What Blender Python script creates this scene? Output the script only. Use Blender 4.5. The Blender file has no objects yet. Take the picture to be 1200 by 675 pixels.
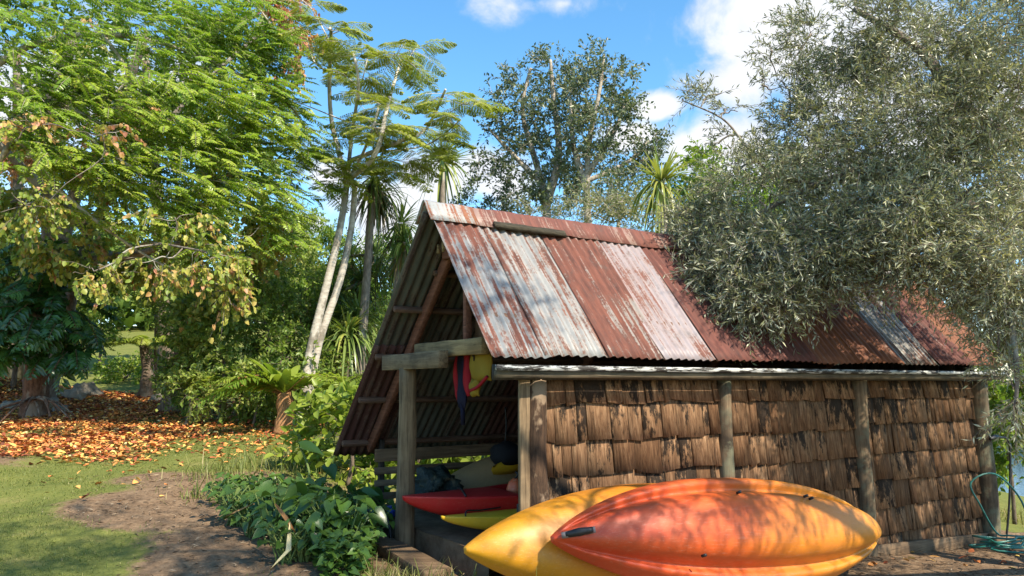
import bpy, math, random
import numpy as np
from mathutils import Vector, Matrix, noise as mnoise

rng = np.random.default_rng(11)
random.seed(5)
scene = bpy.context.scene
COL = scene.collection
D = bpy.data

# ------------------------------------------------------------------ camera
CAM = Vector((0.0, 0.0, 1.75))
PITCH = math.radians(7.0)
F = 900.0
cam_data = D.cameras.new('camera')
cam_data.sensor_width = 36.0
cam_data.lens = 27.0
cam_data.clip_start = 0.05
cam_data.clip_end = 2000.0
cam = D.objects.new('camera', cam_data)
cam.location = CAM
cam.rotation_euler = (math.radians(90) + PITCH, 0, 0)
COL.objects.link(cam)
scene.camera = cam
CP, SP = math.cos(PITCH), math.sin(PITCH)


def P(px, py, Y):
    """point of the place seen at photo pixel px,py at world depth Y"""
    a = (px - 600) / F
    b = (337.5 - py) / F
    dy = CP - b * SP
    dz = SP + b * CP
    k = Y / dy
    return Vector((a * k, Y, CAM.z + dz * k))


def pxs(n, Y):
    return n * Y / F


# ------------------------------------------------------------------ terrain
P0 = np.array([0.02, 5.13])
U = np.array([0.847, 0.531]); U /= np.linalg.norm(U)
G = np.array([-U[1], U[0]])
PHI = math.atan2(U[1], U[0])


def sst(x, a, b):
    t = np.clip((x - a) / (b - a), 0, 1)
    return t * t * (3 - 2 * t)


def H(x, y):
    x = np.asarray(x, float); y = np.asarray(y, float)
    t = (x - P0[0]) * U[0] + (y - P0[1]) * U[1]
    s = (x - P0[0]) * G[0] + (y - P0[1]) * G[1]
    hs = np.clip(0.43 - 0.057 * t, 0.05, 0.55)
    hl = 0.25 + 0.06 * np.minimum(y, 18) + 0.12 * np.clip(y - 18, 0, 40)
    wl = np.maximum(sst(-t, 0.0, 1.8), sst(s, 2.6, 5.0) * (1 - sst(x, 4.0, 9.0)))
    h = hs * (1 - wl) + hl * wl
    # the river side falls away on the right
    fall = np.clip(x - 5.6, 0, 30) * 0.16 * (1 - sst(x - 0.2 * y, 40, 60))
    fall = np.where(y < 40, fall, fall * 0.6)
    h = h - np.minimum(fall, 2.6) * (1 - sst(-x, -7, 0))
    # bank under the roots on the left
    bank = 0.55 * np.exp(-(((x + 11.8) / 2.2) ** 2 + ((y - 17.2) / 1.6) ** 2))
    und = 0.03 * np.sin(x * 1.7 + 0.6 * y) * np.sin(y * 1.3 - 0.4 * x) + 0.015 * np.sin(3.9 * x + 1.2) * np.sin(4.3 * y)
    bump = 0.10 * np.exp(-(((x + 2.55) / 0.95) ** 2 + ((y - 8.0) / 0.65) ** 2))
    return h + bank + und * sst(-t + 0 * x, 0.3, 1.5) + bump


def h1(x, y):
    return float(H(x, y))


# ------------------------------------------------------------------ mesh builder
class MB:
    def __init__(self):
        self.v = []; self.f = []; self.r = []; self.m = []; self.n = 0; self.mats = []

    def add(self, verts, faces, rnd=0.5, mat=0):
        """faces: array (M,k) or list of tuples"""
        verts = np.asarray(verts, float).reshape(-1, 3)
        if isinstance(rnd, (int, float)):
            rnd = np.full(len(verts), float(rnd))
        self.v.append(verts); self.r.append(np.asarray(rnd, float))
        if isinstance(faces, np.ndarray):
            self.f.append((faces + self.n, mat))
        else:
            groups = {}
            for f in faces:
                groups.setdefault(len(f), []).append(f)
            for k, fs in groups.items():
                self.f.append((np.array(fs, int) + self.n, mat))
        self.n += len(verts)

    def box(self, lo, hi, rnd=0.5, mat=0, M=None):
        x0, y0, z0 = lo; x1, y1, z1 = hi
        v = [(x0, y0, z0), (x1, y0, z0), (x1, y1, z0), (x0, y1, z0), (x0, y0, z1), (x1, y0, z1), (x1, y1, z1), (x0, y1, z1)]
        if M is not None:
            v = [tuple(M @ Vector(p)) for p in v]
        self.add(v, [(0, 3, 2, 1), (4, 5, 6, 7), (0, 1, 5, 4), (1, 2, 6, 5), (2, 3, 7, 6), (3, 0, 4, 7)], rnd, mat)

    def bar(self, p, q, w, h, up=(0, 0, 1), rnd=0.5, mat=0, seg=1, jit=0.0):
        """rectangular bar from p to q, w across, h along 'up'"""
        p = Vector(p); q = Vector(q)
        d = (q - p).normalized()
        side = d.cross(Vector(up)).normalized()
        upv = side.cross(d).normalized()
        vs = []; fs = []
        for i in range(seg + 1):
            c = p.lerp(q, i / seg)
            for sx, sz in ((-1, -1), (1, -1), (1, 1), (-1, 1)):
                j = (random.uniform(-jit, jit), random.uniform(-jit, jit))
                vs.append(tuple(c + side * (sx * w / 2 + j[0]) + upv * (sz * h / 2 + j[1])))
        for i in range(seg):
            a = 4 * i; b = a + 4
            for k in range(4):
                k2 = (k + 1) % 4
                fs.append((a + k, a + k2, b + k2, b + k))
        fs.append((3, 2, 1, 0)); e = 4 * seg
        fs.append((e, e + 1, e + 2, e + 3))
        self.add(vs, fs, rnd, mat)

    def tube(self, pts, radii, n=8, rnd=0.5, mat=0, smooth=3, cap=True, wob=0.0):
        pts = [Vector(p) for p in pts]
        if isinstance(radii, (int, float)):
            radii = [radii] * len(pts)
        if len(radii) != len(pts):
            radii = [radii[0] + (radii[-1] - radii[0]) * i / (len(pts) - 1) for i in range(len(pts))]
        if smooth > 1 and len(pts) > 2:
            np_, nr = [], []
            for i in range(len(pts) - 1):
                a = pts[max(i - 1, 0)]; b = pts[i]; c = pts[i + 1]; d = pts[min(i + 2, len(pts) - 1)]
                for k in range(smooth):
                    t = k / smooth
                    np_.append(0.5 * ((2 * b) + (c - a) * t + (2 * a - 5 * b + 4 * c - d) * t * t + (3 * b - a - 3 * c + d) * t ** 3))
                    nr.append(radii[i] + (radii[i + 1] - radii[i]) * t)
            np_.append(pts[-1]); nr.append(radii[-1])
            pts, radii = np_, nr
        m = len(pts)
        vs = np.zeros((m * n, 3))
        prev = None
        for i in range(m):
            d = (pts[min(i + 1, m - 1)] - pts[max(i - 1, 0)])
            if d.length < 1e-9: d = Vector((0, 0, 1))
            d.normalize()
            if prev is None:
                ref = Vector((0, 0, 1)) if abs(d.z) < 0.9 else Vector((1, 0, 0))
                s = d.cross(ref).normalized()
            else:
                s = (prev - d * prev.dot(d))
                s = s.normalized() if s.length > 1e-6 else d.orthogonal().normalized()
            prev = s
            t = d.cross(s)
            for k in range(n):
                a = 2 * math.pi * k / n
                r = radii[i] * (1 + (random.uniform(-wob, wob) if wob else 0))
                vs[i * n + k] = pts[i] + (s * math.cos(a) + t * math.sin(a)) * r
        idx = np.arange(m - 1)[:, None] * n + np.arange(n)[None, :]
        idx2 = np.arange(m - 1)[:, None] * n + (np.arange(n)[None, :] + 1) % n
        fs = np.stack([idx, idx2, idx2 + n, idx + n], -1).reshape(-1, 4)
        self.add(vs, fs, rnd, mat)
        if cap:
            base = self.n - m * n
            self.f.append((np.array([[base + k for k in range(n)][::-1]]), mat))
            self.f.append((np.array([[base + (m - 1) * n + k for k in range(n)]]), mat))
        return pts, radii

    def leaves(self, p, d, nrm, L, W, rnd, fold=0.15, droop=0.1, round_=False, mat=0):
        p = np.asarray(p); n = len(p)
        if n == 0: return
        L = np.broadcast_to(np.asarray(L, float), (n,))[:, None]
        W = np.broadcast_to(np.asarray(W, float), (n,))[:, None]
        d = d / (np.linalg.norm(d, axis=1, keepdims=True) + 1e-9)
        s = np.cross(d, nrm); s /= (np.linalg.norm(s, axis=1, keepdims=True) + 1e-9)
        u = np.cross(s, d)
        if round_:
            vs = np.stack([p,
                           p + d * L * .22 + s * W * .5 + u * W * fold,
                           p + d * L * .62 + s * W * .40 + u * W * fold - u * L * droop * .3,
                           p + d * L - u * L * droop,
                           p + d * L * .62 - s * W * .40 + u * W * fold - u * L * droop * .3,
                           p + d * L * .22 - s * W * .5 + u * W * fold], 1)
            b = np.arange(n)[:, None] * 6
            fs = np.concatenate([b + np.array([[0, 1, 2, 3]]), b + np.array([[0, 3, 4, 5]])], 0)
            k = 6
        else:
            vs = np.stack([p, p + d * L * .45 + s * W * .5 + u * W * fold, p + d * L - u * L * droop,
                           p + d * L * .45 - s * W * .5 + u * W * fold], 1)
            b = np.arange(n)[:, None] * 4
            fs = np.concatenate([b + np.array([[0, 1, 2]]), b + np.array([[0, 2, 3]])], 0)
            k = 4
        self.add(vs.reshape(-1, 3), fs, np.repeat(rnd, k), mat)

    def straps(self, p, d, L, W, droop, rnd, seg=5, tipw=0.1, mat=0, basew=0.6):
        """long blades: p (n,3) base, d (n,3) dir"""
        p = np.asarray(p, float); n = len(p)
        if n == 0: return
        d = d / (np.linalg.norm(d, axis=1, keepdims=True) + 1e-9)
        L = np.broadcast_to(np.asarray(L, float), (n,))[:, None]
        W = np.broadcast_to(np.asarray(W, float), (n,))[:, None]
        droop = np.broadcast_to(np.asarray(droop, float), (n,))[:, None]
        hz = np.stack([-d[:, 1], d[:, 0], np.zeros(n)], 1)
        bad = np.linalg.norm(hz, axis=1) < 0.05
        hz[bad] = rng.normal(size=(bad.sum(), 3)) * [1, 1, 0]
        s = hz / (np.linalg.norm(hz, axis=1, keepdims=True) + 1e-9)
        rows = []
        for i in range(seg + 1):
            t = i / seg
            c = p + d * L * t * (1 - 0.25 * np.minimum(droop, 1) * t * t) - np.array([0, 0, 1]) * droop * L * t * t
            w = (basew + (1 - basew) * min(1, t / 0.3)) * (1 - t ** 2.2) + tipw * t * 0.3
            rows.append(c + s * W * 0.5 * w); rows.append(c - s * W * 0.5 * w)
        vs = np.stack(rows, 1)
        k = 2 * (seg + 1)
        b = np.arange(n)[:, None] * k
        fs = np.concatenate([b + np.array([[2 * i, 2 * i + 2, 2 * i + 3, 2 * i + 1]]) for i in range(seg)], 0)
        self.add(vs.reshape(-1, 3), fs, np.repeat(rnd, k), mat)

    def build(self, name, mat, parent=None, origin=(0, 0, 0), smooth=False, bevel=0.0):
        me = D.meshes.new(name)
        if self.n:
            v = np.concatenate(self.v) - np.asarray(origin, float)
            me.vertices.add(len(v)); me.vertices.foreach_set('co', v.astype(np.float32).ravel())
            loops = np.concatenate([f.ravel() for f, _ in self.f])
            tot = np.concatenate([np.full(len(f), f.shape[1]) for f, _ in self.f])
            mi = np.concatenate([np.full(len(f), m) for f, m in self.f])
            st = np.concatenate([[0], np.cumsum(tot)[:-1]])
            me.loops.add(len(loops)); me.loops.foreach_set('vertex_index', loops.astype(np.int32))
            me.polygons.add(len(tot)); me.polygons.foreach_set('loop_start', st.astype(np.int32))
            me.polygons.foreach_set('material_index', mi.astype(np.int32))
            if smooth:
                me.polygons.foreach_set('use_smooth', np.ones(len(tot), bool))
            a = me.attributes.new('rnd', 'FLOAT', 'POINT')
            a.data.foreach_set('value', np.concatenate(self.r).astype(np.float32))
            me.update(calc_edges=True)
            me.validate()
        for m in (mat if isinstance(mat, (list, tuple)) else [mat]):
            me.materials.append(m)
        o = D.objects.new(name, me)
        COL.objects.link(o)
        if parent is not None:
            o.parent = parent
        if bevel:
            b = o.modifiers.new('bevel', 'BEVEL'); b.width = bevel; b.segments = 1; b.limit_method = 'ANGLE'
        return o


def tag(o, label=None, cat=None, group=None, kind=None):
    if label: o['label'] = label
    if cat: o['category'] = cat
    if group: o['group'] = group
    if kind: o['kind'] = kind
    return o


def thing(name, label, cat, loc=(0, 0, 0), group=None, rotz=0.0):
    o = D.objects.new(name, None)
    o.empty_display_size = 0.2
    COL.objects.link(o)
    o.location = loc; o.rotation_euler = (0, 0, rotz)
    return tag(o, label, cat, group)


def unit(n):
    v = rng.normal(size=(n, 3)); return v / np.linalg.norm(v, axis=1, keepdims=True)


# ------------------------------------------------------------------ materials
class NT:
    def __init__(self, name):
        self.m = D.materials.new(name); self.m.use_nodes = True
        self.t = self.m.node_tree; self.t.nodes.clear()
        self.out = self.t.nodes.new('ShaderNodeOutputMaterial')

    def n(self, typ, **kw):
        nd = self.t.nodes.new(typ)
        for k, v in kw.items():
            if k.startswith('_'): setattr(nd, k[1:], v)
            else:
                key = int(k[1:]) if k[0] == 'i' and k[1:].isdigit() else k.replace('__', ' ')
                if hasattr(v, 'is_output'): self.t.links.new(v, nd.inputs[key])
                else: nd.inputs[key].default_value = v
        return nd

    def link(self, a, b): self.t.links.new(a, b)

    def coord(self, scale=(1, 1, 1), kind='Object', loc=(0, 0, 0), rot=(0, 0, 0)):
        tc = self.n('ShaderNodeTexCoord')
        mp = self.n('ShaderNodeMapping')
        mp.inputs['Scale'].default_value = scale; mp.inputs['Location'].default_value = loc; mp.inputs['Rotation'].default_value = rot
        self.link(tc.outputs[kind], mp.inputs['Vector'])
        return mp.outputs[0]

    def noise(self, vec, scale=5, detail=4, rough=0.55, dist=0.0):
        nd = self.n('ShaderNodeTexNoise', Scale=scale, Detail=detail, Roughness=rough, Distortion=dist)
        self.link(vec, nd.inputs['Vector'])
        return nd.outputs[0]

    def ramp(self, fac, stops, interp='LINEAR'):
        r = self.n('ShaderNodeValToRGB'); r.color_ramp.interpolation = interp
        els = r.color_ramp.elements
        while len(els) < len(stops): els.new(0.5)
        for e, (p, c) in zip(els, stops):
            e.position = p; e.color = (c[0], c[1], c[2], 1) if not isinstance(c, (int, float)) else (c, c, c, 1)
        self.link(fac, r.inputs[0])
        return r.outputs[0]

    def mix(self, fac, a, b, mode='MIX'):
        m = self.n('ShaderNodeMix', _data_type='RGBA', _blend_type=mode)
        for i, v in ((0, fac), (6, a), (7, b)):
            if hasattr(v, 'is_output'): self.link(v, m.inputs[i])
            elif isinstance(v, (int, float)): m.inputs[i].default_value = v if i == 0 else (v, v, v, 1)
            else: m.inputs[i].default_value = (v[0], v[1], v[2], 1)
        return m.outputs[2]

    def math(self, op, a, b=0.0, c=None, clamp=False):
        m = self.n('ShaderNodeMath', _operation=op, _use_clamp=clamp)
        for i, v in ((0, a), (1, b), (2, c)):
            if v is None: continue
            if hasattr(v, 'is_output'): self.link(v, m.inputs[i])
            else: m.inputs[i].default_value = v
        return m.outputs[0]

    def attr(self, name='rnd'):
        return self.n('ShaderNodeAttribute', _attribute_name=name).outputs['Fac']

    def bsdf(self, col, rough=0.7, spec=0.3, bump=None, bstr=0.3, bdist=0.01, metal=0.0, coat=0.0):
        b = self.n('ShaderNodeBsdfPrincipled')
        for key, v in (('Base Color', col), ('Roughness', rough), ('Metallic', metal)):
            if hasattr(v, 'is_output'): self.link(v, b.inputs[key])
            elif isinstance(v, (int, float)): b.inputs[key].default_value = v
            else: b.inputs[key].default_value = (v[0], v[1], v[2], 1)
        b.inputs['Specular IOR Level'].default_value = spec
        b.inputs['Coat Weight'].default_value = coat
        if bump is not None:
            bp = self.n('ShaderNodeBump', Strength=bstr, Distance=bdist)
            self.link(bump, bp.inputs['Height']); self.link(bp.outputs[0], b.inputs['Normal'])
        return b.outputs[0]

    def done(self, sh):
        self.link(sh, self.out.inputs[0]); return self.m


def leaf_mat(name, stops, trans=0.35, rough=0.45, spec=0.4, tmul=(1.15, 1.25, 0.6)):
    m = NT(name)
    col = m.ramp(m.attr(), stops)
    p = m.bsdf(col, rough, spec)
    tcol = m.mix(1.0, col, tmul, 'MULTIPLY')
    t = m.n('ShaderNodeBsdfTranslucent'); m.link(tcol, t.inputs[0])
    mx = m.n('ShaderNodeMixShader'); mx.inputs[0].default_value = trans
    m.link(p, mx.inputs[1]); m.link(t.outputs[0], mx.inputs[2])
    return m.done(mx.outputs[0])


def bark_mat(name, a, b, c=None, scale=6, stretch=(6, 6, 1.2), rough=0.85, psc=3.0):
    m = NT(name)
    v = m.coord(stretch)
    n1 = m.noise(v, scale, 6, 0.65)
    n2 = m.noise(m.coord((1, 1, 0.6)), psc, 5, 0.6)
    col = m.ramp(n1, [(0.3, a), (0.62, b)])
    if c is not None:
        col = m.mix(m.ramp(n2, [(0.54, 0.0), (0.60, 1.0)]), col, c)
    return m.done(m.bsdf(col, rough, 0.2, n1, 0.6, 0.02))


def wood_mat(name, a, b, dark=(0.02, 0.016, 0.012), axis=2, damount=0.5, rough=0.8, moss=None):
    """weathered timber, grain along axis"""
    m = NT(name)
    sc = [14, 14, 14]; sc[axis] = 0.9
    v = m.coord(tuple(sc))
    n1 = m.noise(v, 3.0, 6, 0.65, 0.6)
    n2 = m.noise(m.coord((1.3, 1.3, 1.3)), 2.2, 5, 0.6)
    col = m.ramp(n1, [(0.32, a), (0.66, b)])
    col = m.mix(m.math('MULTIPLY', m.ramp(n2, [(0.45, 0.0), (0.7, 1.0)]), damount), col, dark)
    cr = m.ramp(m.noise(v, 6.0, 2, 0.5), [(0.26, 1.0), (0.34, 0.0)])
    col = m.mix(m.math('MULTIPLY', cr, 0.8), col, dark)
    if moss is not None:
        n3 = m.noise(m.coord((1, 1, 1)), 5.0, 6, 0.7)
        col = m.mix(m.ramp(n3, [(0.5, 0.0), (0.62, 0.8)]), col, moss)
    return m.done(m.bsdf(col, rough, 0.2, n1, 0.5, 0.008))
# ------------------------------------------------------------------ light and sky
SUN_EL = math.radians(46)
sh = Vector((0.68, -0.73, 0)).normalized()
SUNV = Vector((sh.x * math.cos(SUN_EL), sh.y * math.cos(SUN_EL), math.sin(SUN_EL)))
sl = D.lights.new('sun', 'SUN'); sl.energy = 4.0; sl.angle = math.radians(0.53); sl.color = (1.0, 0.90, 0.74)
so = D.objects.new('sun', sl); COL.objects.link(so)
so.rotation_euler = SUNV.to_track_quat('Z', 'Y').to_euler()
so.location = (20, -6, 20)

w = D.worlds.new('World'); scene.world = w; w.use_nodes = True
wt = w.node_tree; wt.nodes.clear()


def wn(typ, **kw):
    nd = wt.nodes.new(typ)
    for k, v in kw.items(): setattr(nd, k, v)
    return nd


def wl(a, b): wt.links.new(a, b)


def wmath(op, a, b=0.0, c=0.0, clamp=False):
    m = wn('ShaderNodeMath', operation=op, use_clamp=clamp)
    for i, v in enumerate((a, b, c)):
        if hasattr(v, 'is_output'): wl(v, m.inputs[i])
        else: m.inputs[i].default_value = v
    return m.outputs[0]


sky = wn('ShaderNodeTexSky', sky_type='NISHITA', sun_disc=False, sun_elevation=SUN_EL,
         sun_rotation=math.atan2(sh.x, sh.y), air_density=1.0, dust_density=0.3, ozone_density=3.0, altitude=0)
hsv = wn('ShaderNodeHueSaturation'); hsv.inputs['Saturation'].default_value = 1.2
hsv.inputs['Hue'].default_value = 0.49
wl(sky.outputs[0], hsv.inputs['Color'])
bg = wn('ShaderNodeBackground'); bg.inputs[1].default_value = 0.12
wl(hsv.outputs[0], bg.inputs[0])
tc = wn('ShaderNodeTexCoord')
dirv = tc.outputs['Generated']
clouds = [(905, 40, 105, 95), (865, 95, 70, 52), (850, 170, 100, 48), (812, 172, 52, 32), (770, 125, 40, 18), (600, 8, 55, 22), (660, 4, 65, 18),
          (520, 205, 75, 55), (430, 240, 75, 55), (385, 205, 55, 40), (365, 262, 40, 22), (450, 285, 50, 30), (590, 215, 55, 36), (560, 190, 40, 30),
          (1000, 90, 110, 90), (960, 190, 90, 60), (1100, 150, 120, 80), (740, 160, 40, 20), (1300, 200, 150, 80), (100, 100, 150, 90), (-150, 200, 150, 90)]
mx = None
for (cx, cy, rx, ry) in clouds:
    c = (P(cx, cy, 10) - CAM).normalized()
    sub = wn('ShaderNodeVectorMath', operation='SUBTRACT'); wl(dirv, sub.inputs[0]); sub.inputs[1].default_value = c
    mul = wn('ShaderNodeVectorMath', operation='MULTIPLY'); wl(sub.outputs[0], mul.inputs[0])
    mul.inputs[1].default_value = (F / rx, F / rx, F / ry)
    ln = wn('ShaderNodeVectorMath', operation='LENGTH'); wl(mul.outputs[0], ln.inputs[0])
    v = wmath('SUBTRACT', 1.15, ln.outputs['Value'])
    if cy < 20 and cx < 720: v = wmath('MULTIPLY', v, 0.55)
    mx = v if mx is None else wmath('MAXIMUM', mx, v)
nz = wn('ShaderNodeTexNoise'); nz.inputs['Scale'].default_value = 9.0; nz.inputs['Detail'].default_value = 9.0
nz.inputs['Roughness'].default_value = 0.58; nz.inputs['Distortion'].default_value = 0.25
wl(dirv, nz.inputs['Vector'])
dens = wmath('ADD', mx, wmath('MULTIPLY', wmath('SUBTRACT', nz.outputs[0], 0.5), 2.4))
mask = wn('ShaderNodeMapRange', interpolation_type='SMOOTHSTEP'); wl(dens, mask.inputs[0])
mask.inputs[1].default_value = 0.12; mask.inputs[2].default_value = 0.75
nz2 = wn('ShaderNodeTexNoise'); nz2.inputs['Scale'].default_value = 14.0; nz2.inputs['Detail'].default_value = 5.0
wl(dirv, nz2.inputs['Vector'])
shade = wn('ShaderNodeMapRange'); wl(wmath('ADD', wmath('MULTIPLY', dens, 0.5), wmath('MULTIPLY', nz2.outputs[0], 1.0)), shade.inputs[0])
shade.inputs[1].default_value = 0.3; shade.inputs[2].default_value = 1.1
cr = wn('ShaderNodeMix', data_type='RGBA'); wl(shade.outputs[0], cr.inputs[0])
cr.inputs[6].default_value = (0.62, 0.70, 0.83, 1); cr.inputs[7].default_value = (0.93, 0.94, 0.97, 1)
bgc = wn('ShaderNodeBackground'); bgc.inputs[1].default_value = 0.48; wl(cr.outputs[2], bgc.inputs[0])
ms = wn('ShaderNodeMixShader'); wl(mask.outputs[0], ms.inputs[0]); wl(bg.outputs[0], ms.inputs[1]); wl(bgc.outputs[0], ms.inputs[2])
wo = wn('ShaderNodeOutputWorld'); wl(ms.outputs[0], wo.inputs[0])

vs_ = scene.view_settings
vs_.view_transform = 'Standard'; vs_.look = 'None'; vs_.exposure = 1.3; vs_.gamma = 1.0; vs_.use_curve_mapping = False
scene.render.engine = 'CYCLES'
scene.cycles.use_denoising = True
scene.cycles.max_bounces = 6; scene.cycles.diffuse_bounces = 3; scene.cycles.glossy_bounces = 2
scene.cycles.transmission_bounces = 4; scene.cycles.transparent_max_bounces = 4
scene.cycles.sample_clamp_indirect = 6.0
# ------------------------------------------------------------------ the boat shed (local axes: x along the long wall, y into the shed, z up)
shed = thing('boat_shed', 'low rustic boat shed with rusty corrugated iron gable roof and wooden shingle wall', 'shed', (P0[0], P0[1], 0), rotz=PHI)
SM = Matrix.Translation((P0[0], P0[1], 0)) @ Matrix.Rotation(PHI, 4, 'Z')


def S(t, s, z): return SM @ Vector((t, s, z))


T0, T1 = -0.30, 6.02
SE, ZE = -0.20, 1.914
SR, ZR = 0.759, 3.05
SL, ZL = 2.682, 1.085
KR = (ZR - ZE) / (SR - SE)
KL = (ZR - ZL) / (SL - SR)


def zr(s): return ZE + (s - SE) * KR
def zl(s): return ZR - (s - SR) * KL


def rust_mat(name, base, base2, rust, rust2, amt, seed, rough=0.5, edge=0.0):
    m = NT(name)
    n1 = m.noise(m.coord((15, 0.62, 0.62), loc=(seed, seed * 2.3, 0)), 1.7, 7, 0.68, 0.3)
    n2 = m.noise(m.coord((1.6, 1, 1), loc=(0, seed, seed)), 2.0, 6, 0.65)
    n3 = m.noise(m.coord((3, 3, 3), loc=(seed, 0, 0)), 16.0, 3, 0.6)
    f = m.math('ADD', m.math('MULTIPLY', n1, 0.62), m.math('MULTIPLY', n2, 0.38))
    f = m.math('ADD', f, m.math('MULTIPLY', m.math('SUBTRACT', n3, 0.5), 0.16))
    th = 0.62 - 0.24 * amt
    mask = m.ramp(f, [(th - 0.018, 0.0), (th + 0.022, 1.0)])
    bcol = m.ramp(m.noise(m.coord((5, 1.2, 1.2), loc=(seed * 3, 0, 0)), 3.0, 5, 0.6), [(0.35, base), (0.65, base2)])
    rcol = m.ramp(m.noise(m.coord((14, 2, 2), loc=(0, 0, seed)), 2.6, 5, 0.7), [(0.3, rust2), (0.62, rust)])
    halo = m.ramp(f, [(th - 0.07, 0.0), (th, 0.45)])
    bcol = m.mix(halo, bcol, (0.205, 0.13, 0.088))
    col = m.mix(mask, bcol, rcol)
    dirt = m.ramp(m.noise(m.coord((1, 1, 1), loc=(2 * seed, 1, 0)), 6.0, 6, 0.7), [(0.55, 0.0), (0.72, 0.55)])
    col = m.mix(dirt, col, (0.07, 0.06, 0.05))
    rg = m.math('ADD', m.math('MULTIPLY', mask, 0.3), rough)
    return m.done(m.bsdf(col, rg, 0.4, n3, 0.25, 0.004))


GREY, GREY2 = (0.36, 0.40, 0.42), (0.50, 0.52, 0.52)
RED, RED2 = (0.155, 0.052, 0.032), (0.062, 0.024, 0.018)
ORG = (0.22, 0.085, 0.04)
m_sheet = [rust_mat('rusted_iron_grey', (0.15, 0.165, 0.175), (0.235, 0.24, 0.235), RED, RED2, 0.43, 1.3),
           rust_mat('rusted_iron_light', (0.185, 0.19, 0.19), (0.265, 0.26, 0.245), (0.165, 0.065, 0.04), RED2, 0.40, 4.1),
           rust_mat('rusted_iron_red', (0.18, 0.175, 0.165), (0.235, 0.2, 0.175), RED, RED2, 0.68, 7.7),
           rust_mat('rusted_iron_pink', (0.235, 0.185, 0.185), (0.27, 0.235, 0.24), (0.17, 0.072, 0.052), (0.13, 0.05, 0.035), 0.26, 9.2),
           rust_mat('rusted_iron_dark_red', (0.19, 0.13, 0.105), (0.24, 0.18, 0.15), (0.14, 0.044, 0.03), RED2, 0.92, 12.9),
           rust_mat('rusted_iron_orange', (0.24, 0.19, 0.15), (0.28, 0.23, 0.18), ORG, (0.12, 0.045, 0.026), 0.9, 15.3),
           rust_mat('rusted_iron_pale', (0.18, 0.185, 0.175), (0.25, 0.25, 0.23), (0.15, 0.07, 0.042), RED2, 0.40, 20.4)]
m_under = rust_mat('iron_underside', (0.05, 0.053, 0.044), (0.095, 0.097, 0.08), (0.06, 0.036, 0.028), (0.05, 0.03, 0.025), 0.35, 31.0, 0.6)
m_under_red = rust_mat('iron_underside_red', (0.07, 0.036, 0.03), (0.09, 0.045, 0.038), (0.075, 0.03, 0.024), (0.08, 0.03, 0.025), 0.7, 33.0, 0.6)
m_grey_wood = wood_mat('weathered_grey_timber', (0.105, 0.068, 0.036), (0.27, 0.19, 0.108), axis=2, damount=0.5, moss=None)
m_post_wood = wood_mat('round_post_timber', (0.085, 0.055, 0.032), (0.21, 0.15, 0.09), axis=2, damount=0.9, moss=(0.14, 0.14, 0.09))
m_beam_wood = wood_mat('beam_timber', (0.17, 0.11, 0.05), (0.40, 0.275, 0.13), axis=1, damount=0.55)
m_beam_grey = wood_mat('grey_beam_timber', (0.11, 0.074, 0.042), (0.28, 0.205, 0.12), axis=1, damount=0.7)
m_red_wood = wood_mat('red_stained_timber', (0.13, 0.05, 0.032), (0.27, 0.115, 0.07), axis=1, damount=0.35)
m_purlin = wood_mat('purlin_timber', (0.08, 0.042, 0.028), (0.18, 0.105, 0.07), axis=0, damount=0.4)
m_brown_x = wood_mat('brown_rail_timber', (0.095, 0.058, 0.032), (0.23, 0.155, 0.09), axis=0, damount=0.4)
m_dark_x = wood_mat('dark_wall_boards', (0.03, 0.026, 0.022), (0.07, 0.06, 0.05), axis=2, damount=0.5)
m_log = bark_mat('peeling_log_bark', (0.016, 0.010, 0.007), (0.075, 0.044, 0.026), (0.22, 0.155, 0.10), 5, (7, 7, 1.6), psc=5.5)


def sheet(t0, t1, slope, sa, sb, name, mat, dz=0.0, label=None, lift=0.0):
    """one corrugated sheet of the roof between t0..t1; slope 'r' or 'l'; from eave sa to top sb"""
    mb = MB()
    pit = 0.076
    nx = max(8, int((t1 - t0) / pit * 8))
    ny = 14
    ts = np.linspace(t0, t1, nx + 1); q = np.linspace(0, 1, ny + 1)
    ed = 0.012 * rng.normal()
    TT, QQ = np.meshgrid(ts, q)
    ss = sa + (sb - sa) * QQ
    zz = ZE + (ss - SE) * KR if slope == 'r' else ZR - (ss - SR) * KL
    wave = 0.010 * np.cos(2 * math.pi * TT / pit)
    bend = 0.006 * np.sin(TT * 3.1 + ss * 4 + t0) + 0.004 * np.sin(TT * 7 + t0 * 5) * (1 - QQ)
    k = KR if slope == 'r' else -KL
    nl = math.hypot(1, k)
    off = wave + bend + dz
    S_ = ss - k / nl * off
    Z_ = zz + off / nl
    # ragged lower edge
    rag = (1 - QQ) ** 6 * ed
    S_ = S_ + rag * (1 if slope == 'r' else -1)
    vs = np.stack([TT, S_, Z_], -1).reshape(-1, 3)
    i = np.arange(ny)[:, None] * (nx + 1) + np.arange(nx)[None, :]
    fs = np.stack([i, i + 1, i + nx + 2, i + nx + 1], -1).reshape(-1, 4)
    if slope == 'l': fs = fs[:, ::-1]
    mb.add(vs, fs)
    o = mb.build(name, mat, shed, smooth=True)
    so_ = o.modifiers.new('solid', 'SOLIDIFY'); so_.thickness = 0.0016; so_.offset = -1
    if label: o['label'] = label
    return o


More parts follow.
